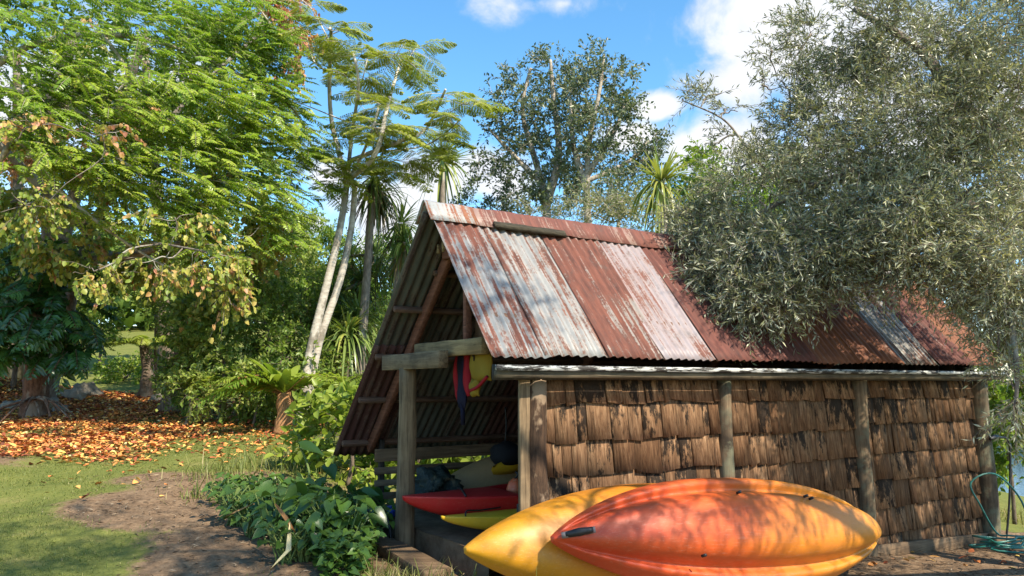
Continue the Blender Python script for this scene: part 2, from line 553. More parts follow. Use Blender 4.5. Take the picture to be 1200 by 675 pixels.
cuts = [-0.30, 0.17, 0.70, 1.21, 1.73, 2.32, 2.91, 3.53, 4.16, 4.76, 5.38, 6.02]
mats = [0, 1, 2, 3, 4, 4, 5, 5, 6, 4, 5]
labs = ['grey corrugated sheet streaked with rust at the open gable end', 'light grey corrugated sheet with scattered rust', 'heavily rusted red brown corrugated sheet',
        'pale pinkish corrugated sheet', 'dark red rusted corrugated sheet beside the pale one', None, 'orange brown rusted corrugated sheet', None, 'grey corrugated sheet near the far end', None, None]
for i in range(len(cuts) - 1):
    ov = 0.05 if i else 0
    sheet(cuts[i] - ov, cuts[i + 1], 'r', SE + (0.006 if i % 2 else 0), 0.735, 'roof_sheet', m_sheet[mats[i]], dz=0.004 * (i % 3), label=labs[i])
for i in range(len(cuts) - 1):
    ov = 0.05 if i else 0
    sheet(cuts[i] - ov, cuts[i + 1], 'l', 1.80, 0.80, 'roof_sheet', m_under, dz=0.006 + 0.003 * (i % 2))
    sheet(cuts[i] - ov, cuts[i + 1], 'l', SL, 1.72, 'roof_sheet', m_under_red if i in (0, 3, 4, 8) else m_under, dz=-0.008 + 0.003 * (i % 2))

# ridge caps: a folded strip over the top
m_ridge_a = rust_mat('ridge_grey', (0.24, 0.25, 0.25), (0.32, 0.31, 0.29), ORG, RED, 0.5, 41)
m_ridge_b = rust_mat('ridge_red', (0.22, 0.13, 0.11), (0.24, 0.16, 0.13), (0.16, 0.055, 0.038), (0.08, 0.03, 0.023), 0.74, 44)
m_ridge_c = rust_mat('ridge_pale', (0.22, 0.22, 0.2), (0.32, 0.32, 0.29), (0.09, 0.06, 0.045), (0.05, 0.04, 0.03), 0.45, 47)


def ridge_cap(t0, t1, mat, dz, label=None):
    mb = MB(); nx = max(6, int((t1 - t0) / 0.08))
    prof = [(SR - 0.135, -0.135 * KR + 0.034), (SR - 0.06, -0.06 * KR + 0.04), (SR - 0.02, 0.03), (SR, 0.042), (SR + 0.02, 0.03), (SR + 0.07, -0.07 * KL + 0.04), (SR + 0.14, -0.14 * KL + 0.034)]
    vs = []; n = len(prof)
    for i in range(nx + 1):
        t = t0 + (t1 - t0) * i / nx
        for j, (s, z) in enumerate(prof):
            jj = random.uniform(-0.004, 0.004) + (0.004 * math.sin(t * 83) if j in (0, n - 1) else 0)
            vs.append((t, s, ZR + z + dz + jj))
    fs = []
    for i in range(nx):
        for j in range(n - 1):
            a = i * n + j
            fs.append((a, a + 1, a + n + 1, a + n))
    mb.add(vs, fs)
    o = mb.build('ridge_cap', mat, shed, smooth=True)
    so_ = o.modifiers.new('solid', 'SOLIDIFY'); so_.thickness = 0.002
    if label: o['label'] = label


ridge_cap(-0.33, 0.08, m_ridge_a, 0.004, 'grey ridge cap piece at the open gable end')
ridge_cap(0.04, 2.45, m_ridge_b, 0.0, 'rusty red ridge cap')
ridge_cap(2.40, 6.04, m_ridge_c, 0.006, 'pale weathered ridge cap')
mb = MB(); mb.bar((0.20, SR - 0.150, ZR - 0.105), (0.86, SR - 0.155, ZR - 0.115), 0.028, 0.055, up=(0, 0.65, 0.76), seg=10, jit=0.004)
mb.build('ridge_batten', bark_mat('dark_lichen_wood', (0.02, 0.018, 0.013), (0.065, 0.055, 0.036), (0.085, 0.08, 0.05), 9, (2, 9, 9)), shed)

# eave boards
m_flake = NT('flaking_white_paint')
_n = m_flake.noise(m_flake.coord((1.5, 8, 10)), 5, 6, 0.7)
_c = m_flake.mix(m_flake.ramp(_n, [(0.47, 0.0), (0.53, 1.0)]), (0.46, 0.46, 0.43), (0.035, 0.03, 0.026))
m_flake = m_flake.done(m_flake.bsdf(_c, 0.65, 0.3, _n, 0.4, 0.004))
mb = MB(); mb.bar((-0.27, -0.205, 1.842), (6.04, -0.205, 1.842), 0.022, 0.034, seg=24, jit=0.0018)
mb.build('fascia_board', m_flake, shed)
mb = MB(); mb.bar((-0.25, -0.168, 1.80), (6.0, -0.168, 1.80), 0.045, 0.045, seg=20, jit=0.003)
mb.build('eave_beam', wood_mat('eave_timber', (0.07, 0.055, 0.035), (0.19, 0.15, 0.095), axis=0, damount=0.85), shed)
mb = MB(); mb.bar((-0.2, -0.06, 1.815), (5.95, -0.06, 1.815), 0.05, 0.10, seg=4)
mb.build('wall_plate', m_dark_x, shed)


# timber frame
def beam(name, p, q, w, h, mat, up=(0, 0, 1), seg=6, jit=0.003, lab=None):
    mb = MB(); mb.bar(p, q, w, h, up, seg=seg, jit=jit)
    o = mb.build(name, mat, shed, bevel=0.004)
    if lab: o['label'] = lab
    return o


beam('tie_beam', (-0.10, 0.22, 2.0), (-0.10, 1.30, 1.995), 0.07, 0.115, m_beam_wood, lab='pale sawn tie beam under the gable')
beam('tie_beam', (-0.215, 0.62, 1.915), (-0.215, 1.67, 1.91), 0.08, 0.125, m_beam_grey, lab='grey checked beam end on the post')
# front post (squared round)
mb = MB(); mb.tube([(-0.20, 1.27, 0.35), (-0.202, 1.272, 0.9), (-0.195, 1.268, 1.4), (-0.2, 1.27, 1.86)], [0.082, 0.077, 0.074, 0.070], 8, wob=0.06)
mb.build('front_post', m_grey_wood, shed)
# rafters
for t in (0.0, 1.93, 3.7, 5.72):
    o_ = -0.075
    nl = math.hypot(1, KL); nr = math.hypot(1, KR)
    e0 = 2.58; e1 = 0.84
    beam('rafter', (t, e0 - KL / nl * 0.075, zl(e0) - 0.075 / nl), (t, e1 - KL / nl * 0.075, zl(e1) - 0.075 / nl), 0.05, 0.095, m_red_wood, seg=8)
    a0 = -0.10; a1 = 0.70
    beam('rafter', (t + 0.03, a0 + KR / nr * 0.075, zr(a0) - 0.075 / nr), (t + 0.03, a1 + KR / nr * 0.075, zr(a1) - 0.075 / nr), 0.05, 0.095, m_red_wood, seg=4)
# purlins under the back slope and the front slope
for s_ in (1.16, 1.43, 1.80, 2.16, 2.55):
    nl = math.hypot(1, KL)
    beam('purlin', (-0.27 if s_ > 1.2 else -0.05, s_ - KL / nl * 0.038, zl(s_) - 0.038 / nl), (5.9, s_ - KL / nl * 0.038, zl(s_) - 0.038 / nl), 0.038, 0.05, m_purlin, up=(0, KL / nl, 1 / nl), seg=10)
for s_ in (0.05, 0.36, 0.62):
    nr = math.hypot(1, KR)
    beam('purlin', (-0.2, s_ + KR / nr * 0.03, zr(s_) - 0.032 / nr), (5.9, s_ + KR / nr * 0.03, zr(s_) - 0.032 / nr), 0.038, 0.04, m_purlin, up=(0, -KR / nr, 1 / nr), seg=10)
beam('king_strut', (0.0, 0.66, 2.05), (0.0, 0.67, 2.62), 0.05, 0.05, m_red_wood, up=(0, 1, 0))
mb = MB(); mb.add([(0.05, 0.33, 2.06), (0.05, 0.63, 2.06), (0.05, 0.63, 2.76), (0.05, 0.38, 2.58),
                   (0.068, 0.33, 2.06), (0.068, 0.63, 2.06), (0.068, 0.63, 2.76), (0.068, 0.38, 2.58)],
                  [(0, 1, 2, 3), (7, 6, 5, 4), (0, 4, 5, 1), (1, 5, 6, 2), (2, 6, 7, 3), (3, 7, 4, 0)])
mb.build('gable_panel', wood_mat('plywood_brown', (0.12, 0.065, 0.035), (0.22, 0.13, 0.07), axis=2, damount=0.3), shed)
beam('ridge_beam', (-0.1, SR + 0.015, 2.86), (5.9, SR + 0.015, 2.86), 0.05, 0.16, m_red_wood)
beam('ridge_block', (-0.05, SR - 0.01, 2.745), (-0.05, SR + 0.20, 2.745), 0.04, 0.10, m_red_wood)
for ds in (0.09, 0.18):
    beam('ridge_cleat', (-0.11, SR + ds, 2.74), (-0.11, SR + ds, 2.90 - ds * 0.5), 0.02, 0.022, m_beam_wood, up=(0, 1, 0), seg=2)

# near corner and wall posts
beam('corner_plank', (0.035, -0.055, 0.30), (0.035, -0.055, 1.77), 0.075, 0.03, m_grey_wood, up=(0, 1, 0), jit=0.004)
mb = MB(); mb.tube([(0.150, 0.0, 0.2), (0.155, -0.01, 0.8), (0.145, 0.0, 1.3), (0.15, 0.0, 1.77)], [0.102, 0.095, 0.09, 0.088], 12, wob=0.06)
mb.build('corner_log', m_log, shed, smooth=True)['label'] = 'bark covered corner log'
for t, r in ((1.95, 0.062), (3.70, 0.075), (5.76, 0.10)):
    mb = MB(); mb.tube([(t, -0.02, 0.0), (t + 0.01, -0.03, 0.6), (t - 0.008, -0.02, 1.2), (t, -0.02, 1.77)], [r * 1.12, r * 1.03, r, r * 0.95], 12, wob=0.04)
    mb.build('wall_post', m_post_wood, shed, smooth=True)

# shingle cladding
m_sh = NT('split_timber_shingles')
_r = m_sh.attr()
_v = m_sh.coord((16, 16, 1.1))
_n1 = m_sh.noise(_v, 3.0, 7, 0.7, 0.5)
_n2 = m_sh.math('ADD', m_sh.math('MULTIPLY', m_sh.noise(m_sh.coord((5.5, 5.5, 2.0)), 2.6, 7, 0.75), 0.8), m_sh.math('MULTIPLY', _r, 0.22))
_c = m_sh.ramp(_n1, [(0.30, (0.070, 0.040, 0.024)), (0.5, (0.215, 0.130, 0.076)), (0.70, (0.38, 0.262, 0.165))])
_c = m_sh.mix(1.0, _c, m_sh.ramp(_r, [(0.0, (0.55, 0.46, 0.38)), (0.5, (1.0, 0.92, 0.82)), (1.0, (1.35, 1.25, 1.1))]), 'MULTIPLY')
_ck = m_sh.ramp(m_sh.noise(m_sh.coord((38, 38, 0.9)), 2.2, 3, 0.6), [(0.27, 0.9), (0.36, 0.0)])
_c = m_sh.mix(_ck, _c, (0.03, 0.02, 0.013))
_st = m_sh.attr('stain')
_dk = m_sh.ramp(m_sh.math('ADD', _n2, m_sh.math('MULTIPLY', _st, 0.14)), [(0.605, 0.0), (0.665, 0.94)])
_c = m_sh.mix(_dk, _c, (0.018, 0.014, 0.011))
m_sh = m_sh.done(m_sh.bsdf(_c, 0.88, 0.15, _n1, 1.0, 0.016))


def cladding(ta, tb):
    mb = MB(); stain = []
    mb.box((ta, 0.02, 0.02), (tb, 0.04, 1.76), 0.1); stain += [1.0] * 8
    zb = 1.60; rows = []
    while zb > 0.0:
        rows.append(zb); zb -= random.uniform(0.225, 0.27)
    for ri, z0 in enumerate(rows):
        t = ta - 0.01
        while t < tb - 0.02:
            wd = random.choice([0.06, 0.09, 0.12, 0.15, 0.18, 0.21, 0.24]) * random.uniform(0.85, 1.15)
            wd = min(wd, tb - t)
            if tb - t - wd < 0.04: wd = tb - t
            zz0 = z0 + random.gauss(0, 0.007); hgt = 0.36 if ri else 0.19
            thk = random.uniform(0.010, 0.018)
            out = random.uniform(0.024, 0.040)
            gap = random.uniform(0.002, 0.006)
            # wedge: butt end out, top end in; slightly cupped and skewed
            nseg = 1
            sk = random.gauss(0, 0.006)
            vs = []; fs = []
            cup = random.uniform(-0.003, 0.003)
            tx = [t + gap + (wd - 2 * gap) * k / nseg for k in range(nseg + 1)]
            butt = [zz0 + random.uniform(-0.004, 0.004) + sk * (k / nseg - 0.5) * 2 for k in range(nseg + 1)]
            for k in range(nseg + 1):
                c = cup * (1 - (2 * k / nseg - 1) ** 2)
                vs += [(tx[k], -out + c, butt[k]), (tx[k], -out + thk + c, butt[k]), (tx[k], 0.004 + c * .3, zz0 + hgt), (tx[k], 0.014, zz0 + hgt)]
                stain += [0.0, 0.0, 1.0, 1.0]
            for k in range(nseg):
                a = 4 * k; b = a + 4
                fs += [(a, b, b + 2, a + 2), (a + 1, a + 3, b + 3, b + 1), (a, a + 1, b + 1, b), (a + 2, b + 2, b + 3, a + 3)]
            fs += [(0, 2, 3, 1), (4 * nseg, 4 * nseg + 1, 4 * nseg + 3, 4 * nseg + 2)]
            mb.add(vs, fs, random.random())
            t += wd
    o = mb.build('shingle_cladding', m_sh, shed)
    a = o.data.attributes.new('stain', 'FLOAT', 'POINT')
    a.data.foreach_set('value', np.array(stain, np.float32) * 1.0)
    return o


cladding(0.235, 1.89); cladding(2.01, 3.63); cladding(3.775, 5.67)
beam('base_board', (2.6, -0.075, 0.30), (5.72, -0.075, 0.16), 0.04, 0.13, m_brown_x)
beam('base_board', (5.6, -0.13, 0.155), (7.4, -0.03, -0.02), 0.06, 0.16, m_brown_x)

# inside: slab, back rails, far end wall
m_conc = NT('earthy_concrete')
_n = m_conc.noise(m_conc.coord((1, 1, 1)), 6, 6, 0.7)
m_conc = m_conc.done(m_conc.bsdf(m_conc.ramp(_n, [(0.3, (0.085, 0.054, 0.03)), (0.7, (0.22, 0.15, 0.09))]), 0.9, 0.2, _n, 0.5, 0.02))
mb = MB()
nt, ns = 40, 16
tt = np.linspace(-0.12, 5.7, nt + 1); ss = np.linspace(0.14, 2.42, ns + 1)
TT, SS = np.meshgrid(tt, ss); ZZ = 0.63 + 0.008 * np.sin(TT * 5) * np.sin(SS * 7)
vs = np.stack([TT, SS, ZZ], -1).reshape(-1, 3)
ii = np.arange(ns)[:, None] * (nt + 1) + np.arange(nt)[None]
mb.add(vs, np.stack([ii, ii + 1, ii + nt + 2, ii + nt + 1], -1).reshape(-1, 4))
zz = np.linspace(0.1, 0.63, 6)
SS, Z2 = np.meshgrid(ss, zz)
vs = np.stack([-0.12 - 0.03 * (0.63 - Z2) + 0.01 * np.sin(SS * 9 + Z2 * 12), SS, Z2 + (Z2 == 0.63) * 0.008 * np.sin(-0.6) * np.sin(SS * 7)], -1).reshape(-1, 3)
ii = np.arange(5)[:, None] * (ns + 1) + np.arange(ns)[None]
mb.add(vs, np.stack([ii, ii + ns + 1, ii + ns + 2, ii + 1], -1).reshape(-1, 4))
mb.build('floor_slab', m_conc, shed, smooth=False)
for za, zb_ in ((1.02, 1.135), (0.905, 0.968), (0.80, 0.855), (0.68, 0.74), (0.58, 0.635)):
    beam('back_rail', (0.02, 2.45, (za + zb_) / 2 + 0.0), (5.7, 2.45, (za + zb_) / 2 + 0.02), 0.022, zb_ - za, m_brown_x, seg=10)
for t in (0.1, 1.93, 3.7, 5.66):
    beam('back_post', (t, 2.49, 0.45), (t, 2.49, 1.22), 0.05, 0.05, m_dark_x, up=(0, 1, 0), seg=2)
mb = MB()
for k in range(14):
    s0 = 0.02 + k * 0.175
    zt = min(zr(s0 + 0.02), zl(s0 + 0.16)) - 0.07
    mb.box((5.74, s0, 0.1), (5.765, s0 + 0.168, zt), random.random())
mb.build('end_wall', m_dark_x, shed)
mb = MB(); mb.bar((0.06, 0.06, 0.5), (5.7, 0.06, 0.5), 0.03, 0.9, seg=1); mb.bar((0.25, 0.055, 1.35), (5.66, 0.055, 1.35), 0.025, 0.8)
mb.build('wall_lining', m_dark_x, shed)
# ------------------------------------------------------------------ kayaks
def plastic(name, stops, axis=True, rough=0.38, scuff=(0.75, 0.62, 0.45), scuffamt=0.35, L=3.3, dirt=0.35):
    m = NT(name)
    if axis:
        sep = m.n('ShaderNodeSeparateXYZ'); m.link(m.coord((1, 1, 1)), sep.inputs[0])
        n0 = m.noise(m.coord((0.7, 1.5, 1.5)), 1.6, 4, 0.6)
        f = m.math('ADD', m.math('DIVIDE', sep.outputs[0], L), m.math('MULTIPLY', m.math('SUBTRACT', n0, 0.5), 0.45))
    else:
        f = m.noise(m.coord((0.6, 1, 1)), 2.0, 4, 0.6)
    col = m.ramp(f, stops)
    n1 = m.noise(m.coord((2.2, 26, 26)), 4.0, 4, 0.7)
    n2 = m.noise(m.coord((1, 1, 1)), 5.0, 6, 0.75)
    sc = m.math('MULTIPLY', m.ramp(n1, [(0.55, 0.0), (0.72, 1.0)]), scuffamt)
    col = m.mix(sc, col, scuff)
    d = m.math('MULTIPLY', m.ramp(n2, [(0.5, 0.0), (0.74, 1.0)]), dirt)
    col = m.mix(d, col, (0.16, 0.085, 0.035))
    rg = m.math('ADD', rough, m.math('MULTIPLY', n2, 0.2))
    return m.done(m.bsdf(col, rg, 0.45, n2, 0.12, 0.01))


HULL_TRI = [(1.0, 0.03), (1.035, -0.03), (1.0, -0.12), (0.95, -0.34), (0.88, -0.50), (0.80, -0.52), (0.72, -0.43), (0.665, -0.41), (0.62, -0.52), (0.57, -0.75), (0.46, -0.91), (0.24, -0.99), (0.0, -1.0)]
HULL_V = [(1.0, 0.03), (1.03, -0.03), (1.0, -0.10), (0.97, -0.28), (0.91, -0.52), (0.78, -0.75), (0.58, -0.90), (0.32, -0.97), (0.0, -1.0)]


def kayak_mesh(L, W, Dp, prof, name, mat, parent, cockpit=0.0, rock=0.09, nose=0.10, pw=2.2, crown=0.03, deckmat=None):
    """x along, y across, z up; gunwale plane near z=0, hull down to -Dp"""
    NS = 56
    half = prof
    ring = [(y, z) for y, z in half] + [(-y, z) for y, z in half[::-1][1:]]
    nh = len(ring)
    yd = np.array([-0.96, -0.86, -0.78, -0.70, -0.5, -0.25, 0, 0.25, 0.5, 0.70, 0.78, 0.86, 0.96])
    nd = len(yd)
    n = nh + nd
    vs = np.zeros((NS + 1, n, 3))
    for i in range(NS + 1):
        q = 0.5 - 0.5 * math.cos(math.pi * i / NS)
        q = min(max(q, 0.0), 1.0)
        a = abs(2 * q - 1)
        w = (1 - a ** pw) ** 0.85 if a < 1 else 0
        w = max(w, 0.0)
        d = (1 - a ** 3.2) ** 0.75 if a < 1 else 0
        wj = W / 2 * (w + 0.035 * (1 - w))
        dj = Dp * (0.10 + 0.90 * d)
        lift = rock * a ** 3
        x = L * q
        for j, (y, z) in enumerate(ring):
            bl = min(1, w / 0.25)                   # ends turn into a plain wedge
            yy, zz = y, z
            if bl < 1:
                ang = j / (nh - 1) * math.pi
                y2, z2 = math.cos(ang), -math.sin(ang) ** 0.8
                yy = y * bl + y2 * (1 - bl); zz = z * bl + z2 * (1 - bl)
            vs[i, j] = (x, yy * wj, zz * dj + lift)
        ck = 0.0
        if cockpit:
            ck = cockpit * float(sst(q, 0.24, 0.33)) * float(1 - sst(q, 0.68, 0.80))
        for j, y in enumerate(yd):
            fl = float(1 - sst(abs(y), 0.70, 0.86))
            cz = crown * (1 - y * y) * w - ck * fl + 0.03 * dj
            rim = 0.025 * math.exp(-((abs(y) - 0.80) / 0.07) ** 2) * (1 if ck > 0.02 else 0)
            vs[i, nh + j] = (x, y * wj, lift + cz + rim)
    mb = MB()
    vv = vs.reshape(-1, 3)
    idx = np.arange(NS)[:, None] * n + np.arange(n)[None]
    nxt = np.arange(NS)[:, None] * n + (np.arange(n)[None] + 1) % n
    fs = np.stack([idx, nxt, nxt + n, idx + n], -1)
    mb.add(vv, fs.reshape(-1, 4))
    e = NS * n
    mb.add(np.zeros((0, 3)), np.zeros((0, 4), int))
    mb.f.append((np.array([list(range(n))[::-1]]), 0)); mb.f.append((np.array([[e + k for k in range(n)]]), 0))
    o = mb.build(name, mat, parent, smooth=True)
    sd = o.modifiers.new('sub', 'SUBSURF'); sd.levels = 1; sd.render_levels = 1
    return o


def frame(tipA, tipB, up):
    """matrix with x along A->B, z close to up"""
    a = Vector(tipA); b = Vector(tipB)
    x = (b - a).normalized(); z = (Vector(up) - x * x.dot(Vector(up))).normalized(); y = z.cross(x)
    M = Matrix((x, y, z)).transposed().to_4x4(); M.translation = a
    return M, (b - a).length


def boat(name, label, tipA, tipB, up):
    M, L = frame(tipA, tipB, up)
    o = thing(name, label, 'kayak', group=None)
    o.matrix_world = M
    return o, L


n_out = Vector((-G[0], -G[1], 0)); u_al = Vector((U[0], U[1], 0)); Zv = Vector((0, 0, 1))
m_black = NT('black_rubber'); m_black = m_black.done(m_black.bsdf((0.015, 0.015, 0.016), 0.5, 0.4))
m_grey_plate = NT('grey_plastic'); m_grey_plate = m_grey_plate.done(m_grey_plate.bsdf((0.20, 0.16, 0.15), 0.6, 0.3))
m_orange = plastic('orange_yellow_plastic', [(0.05, (0.50, 0.055, 0.014)), (0.36, (0.50, 0.085, 0.014)), (0.62, (0.52, 0.165, 0.014)), (0.86, (0.53, 0.21, 0.012)), (1.0, (0.54, 0.24, 0.012))], L=3.25, scuff=(0.58, 0.30, 0.20), scuffamt=0.3, dirt=0.28)
m_yellow = plastic('yellow_orange_plastic', [(0.0, (0.50, 0.235, 0.010)), (0.18, (0.49, 0.19, 0.010)), (0.45, (0.47, 0.135, 0.010)), (0.9, (0.49, 0.18, 0.010))], L=3.3, scuff=(0.72, 0.5, 0.25), scuffamt=0.22, dirt=0.35)
m_redp = plastic('red_plastic', [(0.3, (0.46, 0.012, 0.012)), (0.7, (0.52, 0.018, 0.016))], axis=False, scuffamt=0.08, dirt=0.2)
m_yelp = plastic('deep_yellow_plastic', [(0.3, (0.68, 0.38, 0.02)), (0.7, (0.72, 0.44, 0.025))], axis=False, scuffamt=0.1, dirt=0.2)
m_tan = plastic('tan_plastic', [(0.3, (0.33, 0.20, 0.085)), (0.7, (0.38, 0.24, 0.11))], axis=False, scuffamt=0.15, dirt=0.3)


def lean(phi):
    ph = math.radians(phi)
    return -(n_out * math.cos(ph) + Zv * math.sin(ph))


ok, L = boat('orange_kayak', 'overturned kayak fading from orange red to yellow, outermost against the shingle wall', S(-0.14, -0.66, 0.88), S(3.03, -0.60, 0.585), lean(24))
okh = kayak_mesh(L, 0.74, 0.32, HULL_TRI, 'hull', m_orange, ok, rock=0.06, pw=2.3)
mb = MB(); mb.tube([(0.035, 0, -0.045), (0.09, 0, -0.098), (0.155, 0, -0.145)], [0.016, 0.024, 0.016], 8)
ch_ = mb.build('carry_handle', m_black, ok, smooth=True)
mb = MB(); mb.tube([(0.02, 0, -0.025), (0.09, 0, -0.088), (0.17, 0, -0.146)], [0.018, 0.0215, 0.018], 8)
mb.build('handle_plate', m_grey_plate, ch_, smooth=True)
for (x, y, z) in ((0.85, 0.19, -0.283), (1.30, -0.19, -0.300), (1.95, -0.17, -0.317), (2.0, -0.155, -0.318)):
    mb = MB(); mb.tube([(x, y, z - 0.002), (x, y, z + 0.03)], [0.009, 0.009], 10); mb.build('scupper_plug', m_black, okh)
yk, L = boat('yellow_kayak', 'overturned yellow kayak behind the orange one, leaning on the shingle wall', S(-0.53, -0.33, 0.80), S(2.85, -0.26, 0.50), lean(22))
kayak_mesh(L, 0.80, 0.30, HULL_V, 'hull', m_yellow, yk, rock=0.05, pw=2.2)
rk, L = boat('red_kayak', 'red open kayak lying upright on the slab inside the shed', S(-0.345, 1.0, 0.87), S(3.2, 1.10, 0.90), Zv)
kayak_mesh(L, 0.72, 0.24, HULL_V, 'hull', m_redp, rk, cockpit=0.16, rock=0.05, pw=2.0)
mb = MB(); mb.tube([(0.42, -0.20, 0.035), (0.50, 0.0, 0.055), (0.58, 0.2, 0.035)], 0.009, 6); mb.build('deck_strap', m_black, rk)
mb = MB(); mb.tube([(0.85, -0.3, 0.03), (1.2, -0.33, 0.04), (1.6, -0.34, 0.035)], 0.006, 6); mb.build('deck_line', m_black, rk)
iy, L = boat('yellow_kayak', 'yellow kayak tip poking out of the shed below the red kayak', S(-0.17, 0.72, 0.755), S(3.0, 0.42, 0.80), Zv)
kayak_mesh(L, 0.50, 0.16, HULL_V, 'hull', m_yelp, iy, rock=0.045, pw=2.0)
mb = MB(); mb.tube([(0.16, -0.07, 0.04), (0.18, -0.05, 0.075), (0.3, 0.0, 0.06), (0.5, 0.06, 0.055)], 0.006, 6); mb.build('bow_line', m_black, iy)
tk, L = boat('tan_kayak', 'tan overturned kayak stored behind the red kayak', S(0.35, 1.95, 0.80), S(3.6, 1.98, 1.05), -Zv)
kayak_mesh(L, 0.62, 0.26, HULL_V, 'hull', m_tan, tk, rock=0.05, pw=2.0)
pk = thing('paddle', 'yellow bladed paddle lying across the tan kayak', 'paddle'); pk.matrix_world = frame(S(0.78, 1.62, 0.98), S(2.4, 1.68, 1.2), Zv)[0]
mb = MB(); mb.tube([(0.4, 0, 0), (1.2, 0, 0), (1.9, 0, 0)], 0.015, 8); mb.build('shaft', m_black, pk)
mb = MB()
for i in range(9):
    q = i / 8; w_ = 0.065 * math.sin(math.pi * min(1, 0.12 + q * 0.8)) ** 0.6
    mb.v.append(np.array([(q * 0.46, -0.02, -w_), (q * 0.46, 0.0, 0), (q * 0.46, -0.02, w_), (q * 0.46, 0.006, 0)])); mb.r.append(np.full(4, .5)); mb.n += 4
for i in range(8):
    a = 4 * i
    mb.f.append((np.array([[a, a + 1, a + 5, a + 4], [a + 1, a + 2, a + 6, a + 5], [a + 2, a + 3, a + 7, a + 6], [a + 3, a, a + 4, a + 7]]), 0))
mb.build('blade', m_yelp, pk, smooth=True)
orr = thing('orange_buoy', 'small orange float just inside the corner post', 'buoy', P(604, 574, 6.3))
mb = MB(); mb.tube([(0, 0, -0.09), (0, 0, -0.06), (0, 0, 0), (0, 0, 0.06), (0, 0, 0.09)], [0.02, 0.055, 0.075, 0.055, 0.02], 12); mb.build('float_body', plastic('orange_float', [(0.3, (0.6, 0.12, 0.04)), (0.7, (0.62, 0.14, 0.05))], axis=False), orr, smooth=True)
mb = MB(); mb.tube([(0, 0, 0.09), (0.02, 0, 0.12), (0, 0.01, 0.14)], 0.008, 6); mb.build('float_cord', m_black, orr)

# ------------------------------------------------------------------ life jackets hanging from the tie beam
def cloth(name, c, rough=0.8):
    m = NT(name); n = m.noise(m.coord((1, 1, 1)), 18, 4, 0.6); n2 = m.noise(m.coord((1, 1, 1)), 3, 4)
    col = m.mix(m.ramp(n2, [(0.4, 0.0), (0.75, 0.5)]), c, tuple(x * 0.5 for x in c))
    return m.done(m.bsdf(col, rough, 0.2, n, 0.3, 0.004))


m_cred = cloth('red_nylon', (0.30, 0.012, 0.02)); m_cnavy = cloth('navy_nylon', (0.012, 0.012, 0.03)); m_cyel = cloth('yellow_nylon', (0.27, 0.185, 0.022))


def puff(mb, lo, hi, nx=6, nz=8, bulge=0.02, skew=0.0, rnd=0.5):
    """soft padded panel in the local y-z plane (thickness along x)"""
    (x0, y0, z0), (x1, y1, z1) = lo, hi
    vs = []; fs = []
    for side in (0, 1):
        for i in range(nz + 1):
            for j in range(nx + 1):
                a = i / nz; b = j / nx
                e = (1 - abs(2 * a - 1) ** 4) * (1 - abs(2 * b - 1) ** 4)
                x = (x0 if side == 0 else x1); xm = (x0 + x1) / 2
                x = xm + (x - xm) * (0.15 + 0.85 * e ** 0.5) + (-1 if side == 0 else 1) * bulge * e
                vs.append((x + 0.006 * math.sin(9 * a + 5 * b + y0 * 30), y0 + (y1 - y0) * b + skew * a, z0 + (z1 - z0) * a + 0.006 * math.sin(b * 8)))
    k = (nx + 1) * (nz + 1)
    for i in range(nz):
        for j in range(nx):
            p = i * (nx + 1) + j
            fs.append((p, p + nx + 1, p + nx + 2, p + 1)); fs.append((k + p, k + p + 1, k + p + nx + 2, k + p + nx + 1))
    for i in range(nz):
        p = i * (nx + 1); fs.append((p, k + p, k + p + nx + 1, p + nx + 1)); p += nx; fs.append((p, p + nx + 1, k + p + nx + 1, k + p))
    for j in range(nx):
        p = j; fs.append((p, p + 1, k + p + 1, k + p)); p = nz * (nx + 1) + j; fs.append((p, k + p, k + p + 1, p + 1))
    mb.add(vs, fs, rnd)


# shed-local placement: hung at t about -0.1 from the sawn tie beam
lj = thing('life_jacket', 'red and navy life jacket hanging from the tie beam', 'life jacket', S(-0.02, 0.66, 1.96), rotz=PHI)
for (a, b, zb_, zt, sk, m_, nm) in ((0.075, 0.125, -0.34, 0.0, 0.02, m_cred, 'red_edge_panel'), (-0.01, 0.085, -0.40, 0.03, 0.0, m_cnavy, 'navy_front_panel'), (-0.085, -0.02, -0.31, 0.04, 0.015, m_cred, 'red_edge_panel')):
    mb = MB(); puff(mb, (-0.02, a, zb_), (0.02, b, zt), skew=sk, bulge=0.008); mb.build(nm, m_, lj, smooth=True)
mb = MB(); mb.bar((0, 0.02, -0.52), (0, 0.03, -0.36), 0.035, 0.004, up=(0, 1, 0)); mb.build('webbing', m_cnavy, lj)
yj = thing('life_jacket', 'yellow life jacket with dark markings hanging beside the roof edge', 'life jacket', S(-0.02, 0.40, 1.96), rotz=PHI)
mb = MB(); puff(mb, (-0.03, -0.12, -0.20), (0.03, 0.16, 0.04), bulge=0.012); yp_ = mb.build('yellow_panel', m_cyel, yj, smooth=True)
mb = MB(); puff(mb, (-0.025, 0.05, -0.31), (0.02, 0.16, -0.19), skew=-0.01, bulge=0.008); mb.build('lower_flap', m_cyel, yj, smooth=True)
mb = MB(); mb.tube([(-0.03, 0.12, -0.27), (-0.035, 0.0, -0.24), (-0.03, -0.12, -0.17)], 0.012, 6); mb.build('red_strap', m_cred, yj, smooth=True)
mb = MB()
xk = -0.052
for (a, b) in (((0.045, 0.025), (0.045, -0.012)), ((0.045, 0.025), (0.02, -0.012)), ((0.02, 0.025), (0.02, -0.012)),
               ((0.03, -0.022), (0.03, -0.06)), ((0.03, -0.024), (0.055, -0.024))):
    mb.bar((xk, a[0], a[1]), (xk, b[0], b[1]), 0.008, 0.006, up=(1, 0, 0))
mb.build('lettering', m_cnavy, yp_)

